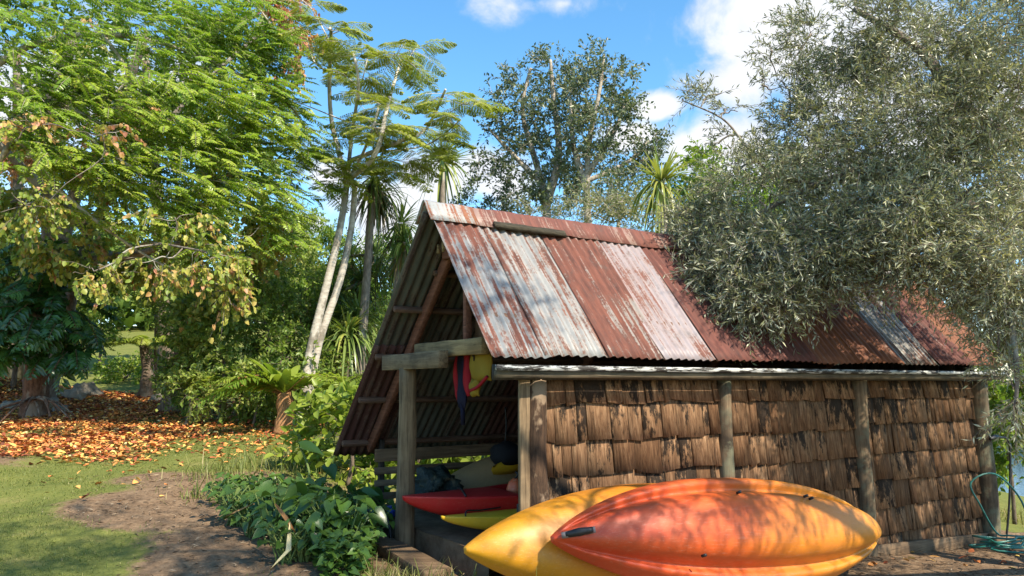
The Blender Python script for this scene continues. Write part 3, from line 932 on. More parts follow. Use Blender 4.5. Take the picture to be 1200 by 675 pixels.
# ------------------------------------------------------------------ bits stored in the shed
m_bag = NT('black_bag_cloth'); _n = m_bag.noise(m_bag.coord((1, 1, 1)), 12, 4); m_bag = m_bag.done(m_bag.bsdf((0.012, 0.012, 0.014), 0.75, 0.2, _n, 0.4, 0.02))
m_tarp = NT('dark_green_tarp'); _n = m_tarp.noise(m_tarp.coord((1, 1, 1)), 9, 5, 0.6, 1.0); m_tarp = m_tarp.done(m_tarp.bsdf(m_tarp.ramp(_n, [(0.35, (0.010, 0.014, 0.011)), (0.55, (0.026, 0.036, 0.026)), (0.68, (0.14, 0.11, 0.06))]), 0.55, 0.3, _n, 0.8, 0.04))
m_blue = NT('blue_plastic'); m_blue = m_blue.done(m_blue.bsdf((0.02, 0.07, 0.38), 0.4, 0.4))


def blob(name, mat, parent, r, seed=0, rough=0.25, sub=3, flat=1.0):
    import bmesh
    bm = bmesh.new(); bmesh.ops.create_icosphere(bm, subdivisions=sub, radius=1.0)
    for v in bm.verts:
        k = 1 + rough * (mnoise.noise(v.co * 1.6 + Vector((seed, 0, 0))) + 0.5 * mnoise.noise(v.co * 4.1 + Vector((0, seed, 0))))
        c = v.co * k
        v.co = Vector((c.x * r[0], c.y * r[1], c.z * r[2]))
    me = D.meshes.new(name); bm.to_mesh(me); bm.free()
    for p in me.polygons: p.use_smooth = True
    me.materials.append(mat)
    o = D.objects.new(name, me); COL.objects.link(o); o.parent = parent
    return o


bg_ = thing('storage_bag', 'black bag hanging at the back under the shed roof', 'bag', P(592, 532, 7.05))
blob('bag_body', m_bag, bg_, (0.15, 0.11, 0.11), 3, 0.2)
mb = MB(); mb.tube([(0, 0, 0.1), (0.01, 0, 0.25), (0.0, 0, 0.42)], 0.008, 6); mb.build('hanging_cord', m_black, bg_)
tb = tag(blob('tarp_bundle', m_tarp, None, (0.20, 0.16, 0.14), 8, 0.5, 4), 'crumpled dark tarpaulin bundle by the shed rails', 'tarpaulin'); tb.location = P(508, 569, 6.75)
bl = thing('plastic_tub', 'small blue plastic tub on the platform behind the post', 'tub', P(459, 599, 6.55))
mb = MB(); mb.tube([(0, 0, -0.045), (0, 0, 0.0), (0, 0, 0.03)], [0.03, 0.036, 0.037], 14, smooth=1); mb.build('tub_body', m_blue, bl, smooth=True)
mb = MB(); mb.tube([(0, 0, 0.031), (0, 0, 0.042)], [0.04, 0.038], 14, smooth=1); mb.build('lid', m_blue, bl)
# ------------------------------------------------------------------ ground sheet
def axis(segs):
    out = []
    for a, b, st in segs:
        out.append(np.arange(a, b, st))
    return np.unique(np.round(np.concatenate(out), 4))


gx = axis([(-400, -60, 40), (-60, -20, 4), (-20, -9, 0.5), (-9, 1.5, 0.06), (1.5, 8, 0.12), (8, 20, 0.6), (20, 60, 4), (60, 401, 40)])
gy = axis([(-60, -4, 8), (-4, 3.2, 0.4), (3.2, 11, 0.06), (11, 19, 0.12), (19, 40, 1.0), (40, 100, 5), (100, 901, 50)])
XX, YY = np.meshgrid(gx, gy)
ZZ = H(XX, YY)


def fbm(x, y, sc, oct=4, seed=0):
    r = np.random.default_rng(seed); out = np.zeros_like(x); amp = 1.0; tot = 0
    for o in range(oct):
        for k in range(4):
            a = r.uniform(0, 2 * math.pi); f = sc * (2 ** o) * r.uniform(0.7, 1.3)
            out = out + amp * np.sin((x * math.cos(a) + y * math.sin(a)) * f + r.uniform(0, 6.28)) * 0.5
        tot += amp; amp *= 0.55
    return out / tot


def dirt_mask(x, y):
    """bare trodden earth: path from the shed front up to the lawn, and round the shed"""
    def ell(cx, cy, rx, ry, rot=0):
        c, s = math.cos(rot), math.sin(rot)
        dx, dy = x - cx, y - cy
        return 1.15 - np.sqrt(((dx * c + dy * s) / rx) ** 2 + ((-dx * s + dy * c) / ry) ** 2)
    m = ell(-1.75, 5.7, 0.95, 0.9)
    m = np.maximum(m, ell(-2.6, 6.9, 1.25, 0.75))
    m = np.maximum(m, ell(-2.5, 8.1, 1.3, 0.75))
    m = np.maximum(m, ell(-4.9, 5.9, 0.9, 0.45))
    m = np.maximum(m, ell(-3.7, 4.7, 0.55, 0.35))
    m = np.maximum(m, ell(-6.9, 9.2, 1.3, 0.8))
    m = np.maximum(m, ell(-1.3, 4.4, 0.9, 0.6))
    t = (x - P0[0]) * U[0] + (y - P0[1]) * U[1]; s = (x - P0[0]) * G[0] + (y - P0[1]) * G[1]
    shed_m = sst(t, -1.0, -0.2) * (1 - sst(-s, 4, 6)) * (1 - sst(s, 2.4, 3.2)) * (1 - sst(t, 6.5, 7.5))
    return np.clip(np.maximum(sst(m + 0.38 * fbm(x, y, 2.6, 5, 3), -0.22, 0.62), shed_m), 0, 1)


def litter_density(x, y):
    """fallen orange leaves, thick on the upper left"""
    a = sst(y + 0.8 * fbm(x, y, 2.0, 3, 31), 8.9, 11.0) * (1 - sst(y, 17.5, 19.5)) * (1 - sst(x, -3.6, -2.6) * 0.85)
    core = 0.35 + 0.65 * sst(-x - 0.35 * (y - 10), 3.8, 5.6)
    return np.clip(a * core * (0.75 + 0.5 * fbm(x, y, 1.5, 3, 9)), 0, 1)


mb = MB()
ny, nx = XX.shape
ii = np.arange(ny - 1)[:, None] * nx + np.arange(nx - 1)[None]
dm = dirt_mask(XX, YY)
rough_ = 0.012 * fbm(XX, YY, 9, 3, 5) * ((np.abs(XX) < 9) & (YY < 19))
ZG = ZZ + rough_ * (0.4 + dm)
mb.add(np.stack([XX, YY, ZG], -1).reshape(-1, 3), np.stack([ii, ii + 1, ii + nx + 1, ii + nx], -1).reshape(-1, 4), dm.ravel())
m_g = NT('lawn_and_bare_earth')
_co = m_g.coord((1, 1, 1))
_d = m_g.attr('rnd')
_n1 = m_g.noise(_co, 2.2, 6, 0.65); _n2 = m_g.noise(_co, 38, 4, 0.7); _n3 = m_g.noise(_co, 9, 5, 0.65)
_gr = m_g.ramp(_n1, [(0.3, (0.085, 0.115, 0.024)), (0.55, (0.155, 0.165, 0.034)), (0.75, (0.27, 0.215, 0.085))])
_gr = m_g.mix(0.5, _gr, m_g.ramp(_n2, [(0.3, (0.07, 0.085, 0.02)), (0.7, (0.22, 0.225, 0.07))]))
_ea = m_g.ramp(_n3, [(0.3, (0.095, 0.056, 0.032)), (0.5, (0.19, 0.122, 0.072)), (0.72, (0.31, 0.215, 0.13))])
_ea = m_g.mix(0.5, _ea, m_g.ramp(_n2, [(0.3, (0.055, 0.034, 0.02)), (0.7, (0.30, 0.205, 0.125))]))
_mk = m_g.ramp(m_g.math('ADD', _d, m_g.math('MULTIPLY', m_g.math('SUBTRACT', _n2, 0.5), 0.9)), [(0.35, 0.0), (0.62, 1.0)])
_cl = m_g.mix(_mk, _gr, _ea)
_li = m_g.attr('lit')
_cl = m_g.mix(m_g.ramp(m_g.math('ADD', _li, m_g.math('MULTIPLY', m_g.math('SUBTRACT', _n2, 0.5), 1.2)), [(0.35, 0.0), (0.75, 0.9)]), _cl, m_g.ramp(_n2, [(0.3, (0.09, 0.035, 0.02)), (0.5, (0.24, 0.09, 0.04)), (0.7, (0.40, 0.19, 0.08))]))
m_g = m_g.done(m_g.bsdf(_cl, 0.95, 0.1, m_g.math('ADD', _n2, _n3), 0.8, 0.02))
ground = tag(mb.build('ground', m_g, smooth=True), kind='structure')
_at = ground.data.attributes.new('lit', 'FLOAT', 'POINT'); _at.data.foreach_set('value', litter_density(XX, YY).ravel().astype(np.float32))

# river glimpsed past the far corner of the shed
m_w = NT('river_water'); _n = m_w.noise(m_w.coord((1, 3, 1)), 3, 4); m_w = m_w.done(m_w.bsdf((0.05, 0.10, 0.16), 0.08, 0.5, _n, 0.15, 0.05))
mb = MB(); mb.add([(9.0, 12, -1.15), (120, 12, -1.15), (160, 70, -1.15), (16, 70, -1.15)], [(0, 1, 2, 3)])
tag(mb.build('river_water', m_w), kind='structure')

# grass blades on the lawn
def scatter(n, x0, x1, y0, y1, dens):
    x = rng.uniform(x0, x1, n); y = rng.uniform(y0, y1, n)
    k = rng.random(n) < dens(x, y)
    return x[k], y[k]


m_grass = leaf_mat('grass_blade', [(0.0, (0.07, 0.10, 0.018)), (0.5, (0.145, 0.18, 0.038)), (0.85, (0.25, 0.235, 0.08)), (1.0, (0.36, 0.29, 0.14))], 0.3, 0.5, 0.3)
mb = MB()
infr = lambda x, y: (np.abs(x / y + 0.33) < 0.40)
x, y = scatter(150000, -7.5, -0.6, 4.0, 11.5, lambda x, y: (1 - dirt_mask(x, y)) ** 1.5 * infr(x, y) * np.clip(1.5 - y / 12, 0.25, 1) * (0.35 + 0.65 * sst(fbm(x, y, 3, 3, 21), -0.35, 0.2)))
n = len(x)
d = np.stack([rng.normal(0, 0.5, n), rng.normal(0, 0.5, n), np.ones(n)], 1)
mb.straps(np.stack([x, y, H(x, y) - 0.004], 1), d, rng.uniform(0.018, 0.05, n), rng.uniform(0.003, 0.006, n) * np.clip(y / 6, 1, 2), rng.uniform(0.1, 0.6, n), np.clip(rng.normal(0.45, 0.22, n), 0, 1), seg=2)
tag(mb.build('lawn_grass', m_grass), 'short lawn grass with sunlit patches beside the bare earth', 'grass', kind='stuff')

# taller grass along the plant bed and in the foreground by the kayaks
mb = MB()
xs, ys, hh = [], [], []
for (px, py, Y, sx, sy, n, h) in ((300, 545, 7.6, 0.55, 0.5, 500, 0.28), (255, 535, 8.4, 0.3, 0.35, 160, 0.3), (330, 520, 9.0, 0.6, 0.6, 500, 0.34), (235, 560, 7.3, 0.16, 0.12, 90, 0.12), (380, 560, 7.6, 0.4, 0.5, 260, 0.32)):
    c = P(px, py, Y); xs.append(rng.normal(c.x, sx * .6, n)); ys.append(rng.normal(c.y, sy * .6, n)); hh.append(rng.uniform(.4, 1.1, n) * h)
x = np.concatenate(xs); y = np.concatenate(ys); h_ = np.concatenate(hh); n = len(x)
mb.straps(np.stack([x, y, H(x, y) - 0.01], 1), np.stack([rng.normal(0, .35, n), rng.normal(0, .35, n), np.ones(n)], 1), h_, rng.uniform(.006, .012, n), rng.uniform(.1, .7, n), np.clip(rng.normal(.55, .25, n), 0, 1), seg=4)
tag(mb.build('long_grass', m_grass), 'long grass growing where the lawn meets the leafy bed', 'grass', kind='stuff')
mb = MB()
n = 800
px = rng.uniform(425, 760, n); Y = np.where(px < 560, rng.uniform(4.75, 5.15, n), rng.uniform(4.15, 4.4, n))
x = (px - 600) / F * Y / 1.03
mb.straps(np.stack([x, Y, H(x, Y) - 0.01], 1), np.stack([rng.normal(0, .4, n), rng.normal(0, .3, n), np.ones(n)], 1), rng.uniform(.18, .36, n) * np.where(px < 560, 1.0, 1.15), rng.uniform(.005, .009, n), rng.uniform(.2, .9, n), np.clip(rng.normal(.72, .18, n), 0, 1), seg=5)
tag(mb.build('kerb_grass', m_grass), 'pale green grass tufts in front of the kayaks', 'grass', kind='stuff')

# fallen leaves
m_lit = NT('fallen_leaf'); _c = m_lit.ramp(m_lit.attr(), [(0.0, (0.14, 0.045, 0.022)), (0.25, (0.34, 0.09, 0.038)), (0.5, (0.60, 0.22, 0.06)), (0.72, (0.68, 0.36, 0.10)), (0.9, (0.72, 0.50, 0.12)), (1.0, (0.62, 0.50, 0.24))]); m_lit = m_lit.done(m_lit.bsdf(_c, 0.6, 0.3))
mb = MB()
x, y = scatter(95000, -15, -1.5, 9.0, 19.5, lambda x, y: litter_density(x, y) * 0.92)
x2, y2 = scatter(2600, -9, -1.6, 6.8, 11.5, lambda x, y: 0.05 + 0.10 * sst(y, 7.5, 10.5))
x3, y3 = scatter(260, 1.0, 6.6, 4.6, 8.4, lambda x, y: 0.0 * x + 0.6)
x = np.concatenate([x, x2, x3]); y = np.concatenate([y, y2, y3]); n = len(x)
a = rng.uniform(0, 6.28, n)
d = np.stack([np.cos(a), np.sin(a), rng.normal(0.12, .22, n)], 1)
nr = np.stack([rng.normal(0, .35, n), rng.normal(0, .35, n), np.ones(n)], 1)
z = H(x, y) + rng.uniform(0.008, 0.05, n)
mb.leaves(np.stack([x, y, z], 1), d, nr, rng.uniform(.045, .105, n), rng.uniform(.026, .058, n), np.clip(rng.normal(.47, .28, n), 0, 1), fold=rng.normal(.15, .2, n)[:, None], droop=0.15, round_=True)
tag(mb.build('fallen_leaves', m_lit), 'orange and yellow fallen leaves covering the upper lawn', 'leaves', kind='stuff')
# mulch and twigs on the bare ground
mb = MB()
x, y = scatter(9000, -4.5, 0.2, 4.0, 9.3, lambda x, y: dirt_mask(x, y) * 0.55)
xr, yr = scatter(5000, 1.5, 6.5, 4.5, 8.6, lambda x, y: 0.8 + 0 * x)
x = np.concatenate([x, xr]); y = np.concatenate([y, yr]); n = len(x)
a = rng.uniform(0, 6.28, n)
d = np.stack([np.cos(a), np.sin(a), rng.normal(0.05, .15, n)], 1)
mb.leaves(np.stack([x, y, H(x, y) + rng.uniform(.004, .022, n)], 1), d, np.stack([rng.normal(0, .3, n), rng.normal(0, .3, n), np.ones(n)], 1), rng.uniform(.02, .09, n), rng.uniform(.004, .014, n), rng.random(n))
m_mul = NT('dry_mulch'); _c = m_mul.ramp(m_mul.attr(), [(0.0, (0.045, 0.03, 0.02)), (0.5, (0.16, 0.11, 0.07)), (1.0, (0.36, 0.28, 0.19))]); m_mul = m_mul.done(m_mul.bsdf(_c, 0.9, 0.1))
tag(mb.build('dry_mulch', m_mul), 'dry bark scraps and leaf bits on the bare earth', 'mulch', kind='stuff')
# ------------------------------------------------------------------ plants
class Tree:
    def __init__(self, name, label, cat, base, group=None):
        self.base = Vector(base)
        self.root = thing(name, label, cat, self.base, group)
        self.wood = MB(); self.crown = MB(); self.sk = []; self.skr = []

    def limb(self, pts, r0, r1, n=8, wob=0.05, sm=4):
        if self.sk:                                   # grow out of the wood that is already there
            q = np.array(self.sk); pts = list(pts)
            pts[0] = Vector(q[int(np.argmin(np.linalg.norm(q - np.array(pts[0]), axis=1)))])
        p, r = self.wood.tube(pts, [r0 + (r1 - r0) * i / (len(pts) - 1) for i in range(len(pts))], n, rng.random(), smooth=sm, wob=wob)
        self.sk += [np.array(q) for q in p]; self.skr += list(r)
        return p

    def reach(self, c, r1=0.01, bend=0.12, n=6, down=0.25):
        """a branch from the nearest wood to c"""
        sk = np.array(self.sk); c = np.asarray(c)
        d = np.linalg.norm(sk - c, axis=1) + down * np.clip(sk[:, 2] - c[2], 0, None) * 2
        i = int(np.argmin(d)); p = sk[i]; L = np.linalg.norm(c - p)
        if L < 0.05: return
        m1 = p + (c - p) * 0.35 + rng.normal(0, bend * L * .5, 3); m2 = p + (c - p) * 0.7 + rng.normal(0, bend * L * .5, 3) + np.array([0, 0, bend * L * .3])
        r0 = min(self.skr[i] * 0.75, max(0.008, r1 + 0.012 * L))
        self.limb([p, m1, m2, c], r0, r1, n, 0.0, 3)

    def twigs(self, o, d, L, nl, lL, lW, tone, tonesd=0.18, droop=0.2, side=0.8, fwd=0.6, r=0.003, upn=0.6, round_=False, hang=0.0, fold=0.15, sticks=True):
        """twigs with leaves: o,d (T,3); L (T,)"""
        T = len(o)
        if T == 0: return
        d = d / (np.linalg.norm(d, axis=1, keepdims=True) + 1e-9)
        L = np.broadcast_to(np.asarray(L, float), (T,))
        Z = np.array([0, 0, 1.0])
        s = (np.arange(nl) + 0.6) / nl
        s = np.clip(s[None] + rng.normal(0, 0.25 / nl, (T, nl)), 0.03, 1.05)
        pos = o[:, None] + d[:, None] * (L[:, None] * s)[..., None] - Z * (droop * L[:, None] * s * s)[..., None]
        tan = d[:, None] - Z * (2 * droop * s)[..., None]
        tan = tan / np.linalg.norm(tan, axis=2, keepdims=True)
        rnd_v = rng.normal(size=(T, nl, 3))
        per = np.cross(tan, rnd_v); per /= np.linalg.norm(per, axis=2, keepdims=True) + 1e-9
        ld = tan * fwd + per * side + rng.normal(0, .2, (T, nl, 3)) - Z * hang
        nr = rng.normal(0, 1, (T, nl, 3)) * (1 - upn) + Z * upn
        tone = np.broadcast_to(np.asarray(tone, float), (T,))
        rn = np.clip(tone[:, None] + rng.normal(0, tonesd, (T, nl)), 0, 1)
        sz = rng.uniform(.7, 1.2, (T, nl))
        self.crown.leaves(pos.reshape(-1, 3), ld.reshape(-1, 3), nr.reshape(-1, 3), (lL * sz).ravel(), (lW * sz).ravel(), rn.ravel(), fold=fold, droop=0.12, round_=round_)
        if sticks:
            self.sticks(o, o + d * L[:, None] * .5 - Z * (droop * L * .25)[:, None], o + d * L[:, None] - Z * (droop * L)[:, None], r)

    def sticks(self, a, b, c, r):
        T = len(a)
        d = c - a; d = d / (np.linalg.norm(d, axis=1, keepdims=True) + 1e-9)
        s = np.cross(d, unit(T)); s /= np.linalg.norm(s, axis=1, keepdims=True) + 1e-9
        t = np.cross(d, s)
        ring = [s, -0.5 * s + .87 * t, -0.5 * s - .87 * t]
        vs = np.stack([p + k * rr for p, rr in ((a, r), (b, r * .8), (c, r * .4)) for k in ring], 1)
        bs = np.arange(T)[:, None] * 9
        fs = np.concatenate([bs + np.array([[3 * j + k, 3 * j + (k + 1) % 3, 3 * j + 3 + (k + 1) % 3, 3 * j + 3 + k]]) for j in (0, 1) for k in range(3)], 0)
        self.wood.add(vs.reshape(-1, 3), fs, 0.5)

    def blob(self, c, rad, ntw, L, nl, lL, lW, tone=0.5, out=0.8, bias=(0, 0, 0), shell=0.45, branch=True, nsub=4, **kw):
        c = np.asarray(c, float); rad = np.asarray(rad, float)
        if branch and self.sk:
            self.reach(c, 0.010)
            for k in range(nsub):
                u = unit(1)[0]; self.reach(c + u * rad * 0.75, 0.004, n=5)
        u = unit(ntw); q = rng.random(ntw) ** (1 / 3.0); q = shell + (1 - shell) * q
        # uneven: keep twigs in clumps
        nc = max(3, ntw // 14); cu = unit(nc)
        u = cu[rng.integers(0, nc, ntw)] + rng.normal(0, .33, (ntw, 3)); u /= np.linalg.norm(u, axis=1, keepdims=True)
        q = q * (0.75 + 0.35 * rng.random(nc))[rng.integers(0, nc, ntw)]
        o = c + u * rad * q[:, None]
        d = u * out + unit(ntw) * 0.7 + np.asarray(bias)
        self.twigs(o, d, L * rng.uniform(.6, 1.3, ntw), nl, lL, lW, np.clip(tone + rng.normal(0, .1, ntw), 0, 1), **kw)

    def fronds(self, o, d, L, npair, lL, lW, tone, droop=0.25, ang=0.9, prof='mid', tonesd=0.1, upn=0.85, r=0.004, ldroop=0.15):
        """pinnate leaves"""
        T = len(o); Z = np.array([0, 0, 1.0])
        d = d / (np.linalg.norm(d, axis=1, keepdims=True) + 1e-9)
        L = np.broadcast_to(np.asarray(L, float), (T,))
        s = np.linspace(0.12, 1.0, npair)
        side = np.cross(d, Z + rng.normal(0, .25, (T, 3))); side /= np.linalg.norm(side, axis=1, keepdims=True) + 1e-9
        pos = o[:, None] + d[:, None] * (L[:, None] * s)[..., None] - Z * (droop * L[:, None] * s ** 2)[..., None]
        tan = d[:, None] - Z * (2 * droop * s[None])[..., None]
        tan /= np.linalg.norm(tan, axis=2, keepdims=True)
        up = np.cross(side[:, None], tan); 
        wl_ = np.sin(math.pi * (0.12 + 0.86 * s)) ** 0.6 if prof == 'mid' else (1.05 - s) ** 0.5
        tone = np.broadcast_to(np.asarray(tone, float), (T,))
        for sg in (-1, 1):
            ld = tan * (1 - ang * 0.55) + side[:, None] * sg * ang - up * ldroop + rng.normal(0, .08, (T, npair, 3))
            nr = up + rng.normal(0, (1 - upn), (T, npair, 3))
            sc = (wl_[None] * rng.uniform(.85, 1.1, (T, npair)))
            rn = np.clip(tone[:, None] + rng.normal(0, tonesd, (T, npair)), 0, 1)
            self.crown.leaves(pos.reshape(-1, 3), ld.reshape(-1, 3), nr.reshape(-1, 3), (lL * sc).ravel(), np.broadcast_to(lW * (0.5 + 0.5 * sc), sc.shape).ravel(), rn.ravel(), fold=0.1, droop=0.15)
        self.sticks(o, o + d * L[:, None] * .5 - Z * (droop * L * .25)[:, None], o + d * L[:, None] - Z * (droop * L)[:, None], r)

    def done(self, bark, leaf, wood='trunk', crown='crown'):
        b = tuple(self.base)
        if self.wood.n: self.wood.build(wood, bark, self.root, b, smooth=True)
        if self.crown.n: self.crown.build(crown, leaf, self.root, b)
        return self.root


def B(px, py, Y, rx, ry, rd):
    """blob: centre and radii from photo size at depth Y"""
    c = P(px, py, Y)
    return (c.x, c.y, c.z), (pxs(rx, Y), rd, pxs(ry, Y))


def gbase(px, Y):
    x = (px - 600) / F * Y
    return Vector((x, Y, h1(x, Y) - 0.02))


# ---- materials
lm_feather = leaf_mat('feathery_leaf', [(0.0, (0.07, 0.15, 0.014)), (0.45, (0.20, 0.31, 0.034)), (0.8, (0.36, 0.43, 0.06)), (1.0, (0.46, 0.48, 0.10))], 0.5, 0.32, 0.5)
lm_heart = leaf_mat('heart_leaf', [(0.0, (0.08, 0.14, 0.02)), (0.4, (0.22, 0.29, 0.045)), (0.62, (0.46, 0.42, 0.09)), (0.8, (0.52, 0.30, 0.12)), (1.0, (0.60, 0.26, 0.18))], 0.42, 0.45, 0.4, (1.1, 1.1, 0.6))
lm_dark = leaf_mat('dark_gloss_leaf', [(0.0, (0.02, 0.06, 0.014)), (0.6, (0.05, 0.13, 0.024)), (1.0, (0.09, 0.2, 0.04))], 0.3, 0.3, 0.6)
lm_bush = leaf_mat('bush_leaf', [(0.0, (0.05, 0.10, 0.018)), (0.5, (0.15, 0.23, 0.042)), (0.85, (0.27, 0.33, 0.07)), (1.0, (0.38, 0.40, 0.11))], 0.42, 0.42, 0.45)
lm_grey = leaf_mat('grey_green_leaf', [(0.0, (0.05, 0.068, 0.026)), (0.5, (0.145, 0.168, 0.066)), (0.85, (0.24, 0.25, 0.11)), (1.0, (0.34, 0.33, 0.17))], 0.38, 0.42, 0.45)
lm_light = leaf_mat('light_green_leaf', [(0.0, (0.07, 0.14, 0.018)), (0.5, (0.14, 0.23, 0.028)), (1.0, (0.27, 0.33, 0.05))], 0.42, 0.4, 0.4)
lm_fern = leaf_mat('yellow_green_frond', [(0.0, (0.10, 0.16, 0.02)), (0.5, (0.20, 0.27, 0.035)), (1.0, (0.34, 0.36, 0.06))], 0.42, 0.4, 0.4)
lm_cord = leaf_mat('cordyline_blade', [(0.0, (0.16, 0.11, 0.06)), (0.12, (0.05, 0.09, 0.022)), (0.5, (0.11, 0.17, 0.038)), (0.85, (0.22, 0.28, 0.07)), (1.0, (0.36, 0.36, 0.09))], 0.3, 0.35, 0.5)
lm_arum = leaf_mat('arum_leaf', [(0.0, (0.028, 0.066, 0.014)), (0.5, (0.065, 0.130, 0.022)), (0.9, (0.115, 0.19, 0.032)), (1.0, (0.18, 0.23, 0.05))], 0.3, 0.32, 0.5)
# olive leaves: green above, silvery underneath
_m = NT('olive_leaf')
_a = _m.ramp(_m.attr(), [(0.0, (0.06, 0.078, 0.03)), (0.5, (0.215, 0.23, 0.110)), (0.85, (0.36, 0.36, 0.19)), (1.0, (0.46, 0.44, 0.25))])
_g = _m.n('ShaderNodeNewGeometry')
_c = _m.mix(_g.outputs['Backfacing'], _a, (0.34, 0.36, 0.26))
_p = _m.bsdf(_c, 0.33, 0.6)
_t = _m.n('ShaderNodeBsdfTranslucent'); _m.link(_m.mix(1.0, _a, (1.5, 1.5, 0.9), 'MULTIPLY'), _t.inputs[0])
_x = _m.n('ShaderNodeMixShader'); _x.inputs[0].default_value = 0.25; _m.link(_p, _x.inputs[1]); _m.link(_t.outputs[0], _x.inputs[2])
lm_olive = _m.done(_x.outputs[0])
bk_pale = bark_mat('pale_grey_bark', (0.20, 0.16, 0.12), (0.42, 0.37, 0.30), (0.14, 0.11, 0.08), 4, (3, 3, 4))
bk_white = bark_mat('smooth_white_bark', (0.30, 0.26, 0.21), (0.52, 0.47, 0.40), (0.22, 0.19, 0.15), 3, (2, 2, 7))
bk_brown = bark_mat('rough_brown_bark', (0.055, 0.04, 0.028), (0.17, 0.13, 0.095), (0.22, 0.19, 0.15), 5, (6, 6, 1.5))
bk_grey = bark_mat('grey_brown_bark', (0.09, 0.075, 0.06), (0.24, 0.20, 0.165), (0.30, 0.28, 0.24), 5, (5, 5, 1.5))
bk_fibre = bark_mat('orange_fibre_trunk', (0.14, 0.065, 0.028), (0.38, 0.20, 0.09), None, 8, (9, 9, 2))
bk_green = bark_mat('green_stem', (0.07, 0.11, 0.03), (0.15, 0.2, 0.06), None, 5, (5, 5, 1.5))

# ---- 1 the big feathery tree over the lawn
T = Tree('feathery_tree', 'large spreading tree with bright green feathery leaves sweeping over the lawn', 'tree', gbase(-150, 12.6))
b0 = T.base
T.limb([b0, b0 + Vector((0.1, 0, 1.2)), P(-130, 230, 12.0), P(-60, 130, 11.8)], 0.20, 0.11, 10)
T.limb([P(-110, 215, 11.9), P(-20, 205, 11.4), P(20, 165, 11.2), P(62, 215, 11.3), P(130, 272, 11.5), P(200, 315, 11.7), P(262, 335, 11.9)], 0.055, 0.009)
T.limb([P(-70, 140, 11.8), P(0, 105, 11.4), P(70, 122, 11.4), P(140, 158, 11.5), P(220, 205, 11.7), P(290, 215, 12.0)], 0.055, 0.008)
T.limb([P(-60, 130, 11.8), P(20, 60, 11.6), P(120, 40, 11.8), P(220, 60, 12.0), P(300, 100, 12.3), P(345, 130, 12.6), P(372, 190, 12.8)], 0.06, 0.008)
T.limb([P(-60, 130, 11.8), P(-20, 20, 11.8), P(60, -40, 12.0), P(180, -40, 12.2), P(290, 0, 12.4), P(330, 50, 12.5)], 0.055, 0.009)
T.limb([P(120, 40, 11.8), P(150, 90, 11.6), P(110, 125, 11.5)], 0.035, 0.01)
T.limb([P(70, 122, 11.4), P(120, 175, 11.2), P(160, 200, 11.2), P(200, 250, 11.4)], 0.03, 0.006)
for (px, py, Y, rx, ry, rd, n, tn) in ((50, 60, 11.4, 90, 50, 0.68, 325, .45), (170, 30, 11.8, 90, 45, 0.68, 325, .45), (275, 28, 12.3, 62, 42, 0.60, 256, .5), (318, 78, 12.4, 42, 34, 0.45, 167, .5),
                                        (235, 105, 11.8, 80, 36, 0.60, 297, .6), (130, 112, 11.4, 85, 34, 0.60, 297, .58), (30, 130, 11.1, 60, 34, 0.52, 198, .5), (185, 165, 11.6, 85, 30, 0.60, 297, .65),
                                        (295, 160, 12.2, 60, 34, 0.45, 216, .62), (345, 150, 12.6, 36, 30, 0.38, 107, .6), (368, 196, 12.8, 22, 22, 0.22, 44, .6), (300, 222, 12.2, 48, 26, 0.45, 148, .62),
                                        (210, 225, 11.6, 70, 26, 0.52, 216, .66), (110, 195, 11.2, 70, 26, 0.52, 187, .62), (245, 280, 11.8, 52, 18, 0.38, 117, .62), (315, 265, 12.2, 34, 20, 0.38, 73, .6),
                                        (150, 258, 11.5, 60, 17, 0.38, 117, .66), (45, 185, 11.2, 46, 22, 0.38, 93, .55), (205, 300, 11.8, 40, 12, 0.22, 49, .62), (100, -40, 12.0, 150, 36, 0.75, 150, .4), (-80, 60, 12.0, 70, 90, 0.68, 110, .4)):
    c, r = B(px, py, Y, rx, ry, rd)
    c = np.array(c); r = np.array(r)
    T.reach(c, 0.008)
    for k in range(4): T.reach(c + unit(1)[0] * r * [.8, .8, .5], 0.004, n=5)
    nl_ = max(3, n // 12)                       # fronds lie in flat tiers
    lay = np.stack([rng.uniform(-.8, .8, nl_), rng.uniform(-.9, .9, nl_), np.linspace(-.9, .9, nl_)], 1)
    li = rng.integers(0, nl_, n)
    o = c + (lay[li] + rng.normal(0, [.38, .38, .07], (n, 3))) * r
    o[:, 2] -= 0.28 * (o[:, 0] - c[0])          # tiers slope down to the right
    d = np.array([0.75, -0.25, -0.12]) + rng.normal(0, .5, (n, 3)) * [1, 1, .35]
    T.fronds(o, d, rng.uniform(.30, .52, n), 10, 0.095, 0.039, tn + rng.normal(0, .10, n), droop=0.28, ang=0.9)
T.done(bk_pale, lm_feather)

# ---- 2 the autumn tree behind it
T = Tree('autumn_tree', 'grey trunked autumn tree with drooping yellow and coral heart shaped leaves', 'tree', gbase(80, 15.6))
T.limb([gbase(58, 15.6), P(56, 380, 15.4), P(54, 310, 15.0), P(60, 240, 14.6), P(50, 150, 14), P(90, 40, 13.5)], 0.20, 0.08, 10)
T.limb([gbase(68, 15.5), P(68, 380, 15.4), P(70, 310, 15.0), P(84, 240, 14.6), P(130, 150, 14), P(170, 40, 13.5)], 0.20, 0.08, 10)
T.limb([gbase(76, 15.3), P(80, 370, 15.2), P(96, 300, 14.6), P(122, 240, 13.8), P(190, 150, 13.9), P(280, 60, 14.4), P(345, 10, 14.8)], 0.12, 0.02, 10)
T.limb([P(95, 340, 14.1), P(150, 300, 13.2), P(215, 285, 12.4), P(270, 300, 12.0)], 0.10, 0.02)
T.limb([P(75, 260, 13.9), P(30, 200, 13.0), P(-20, 150, 12.5)], 0.12, 0.04)
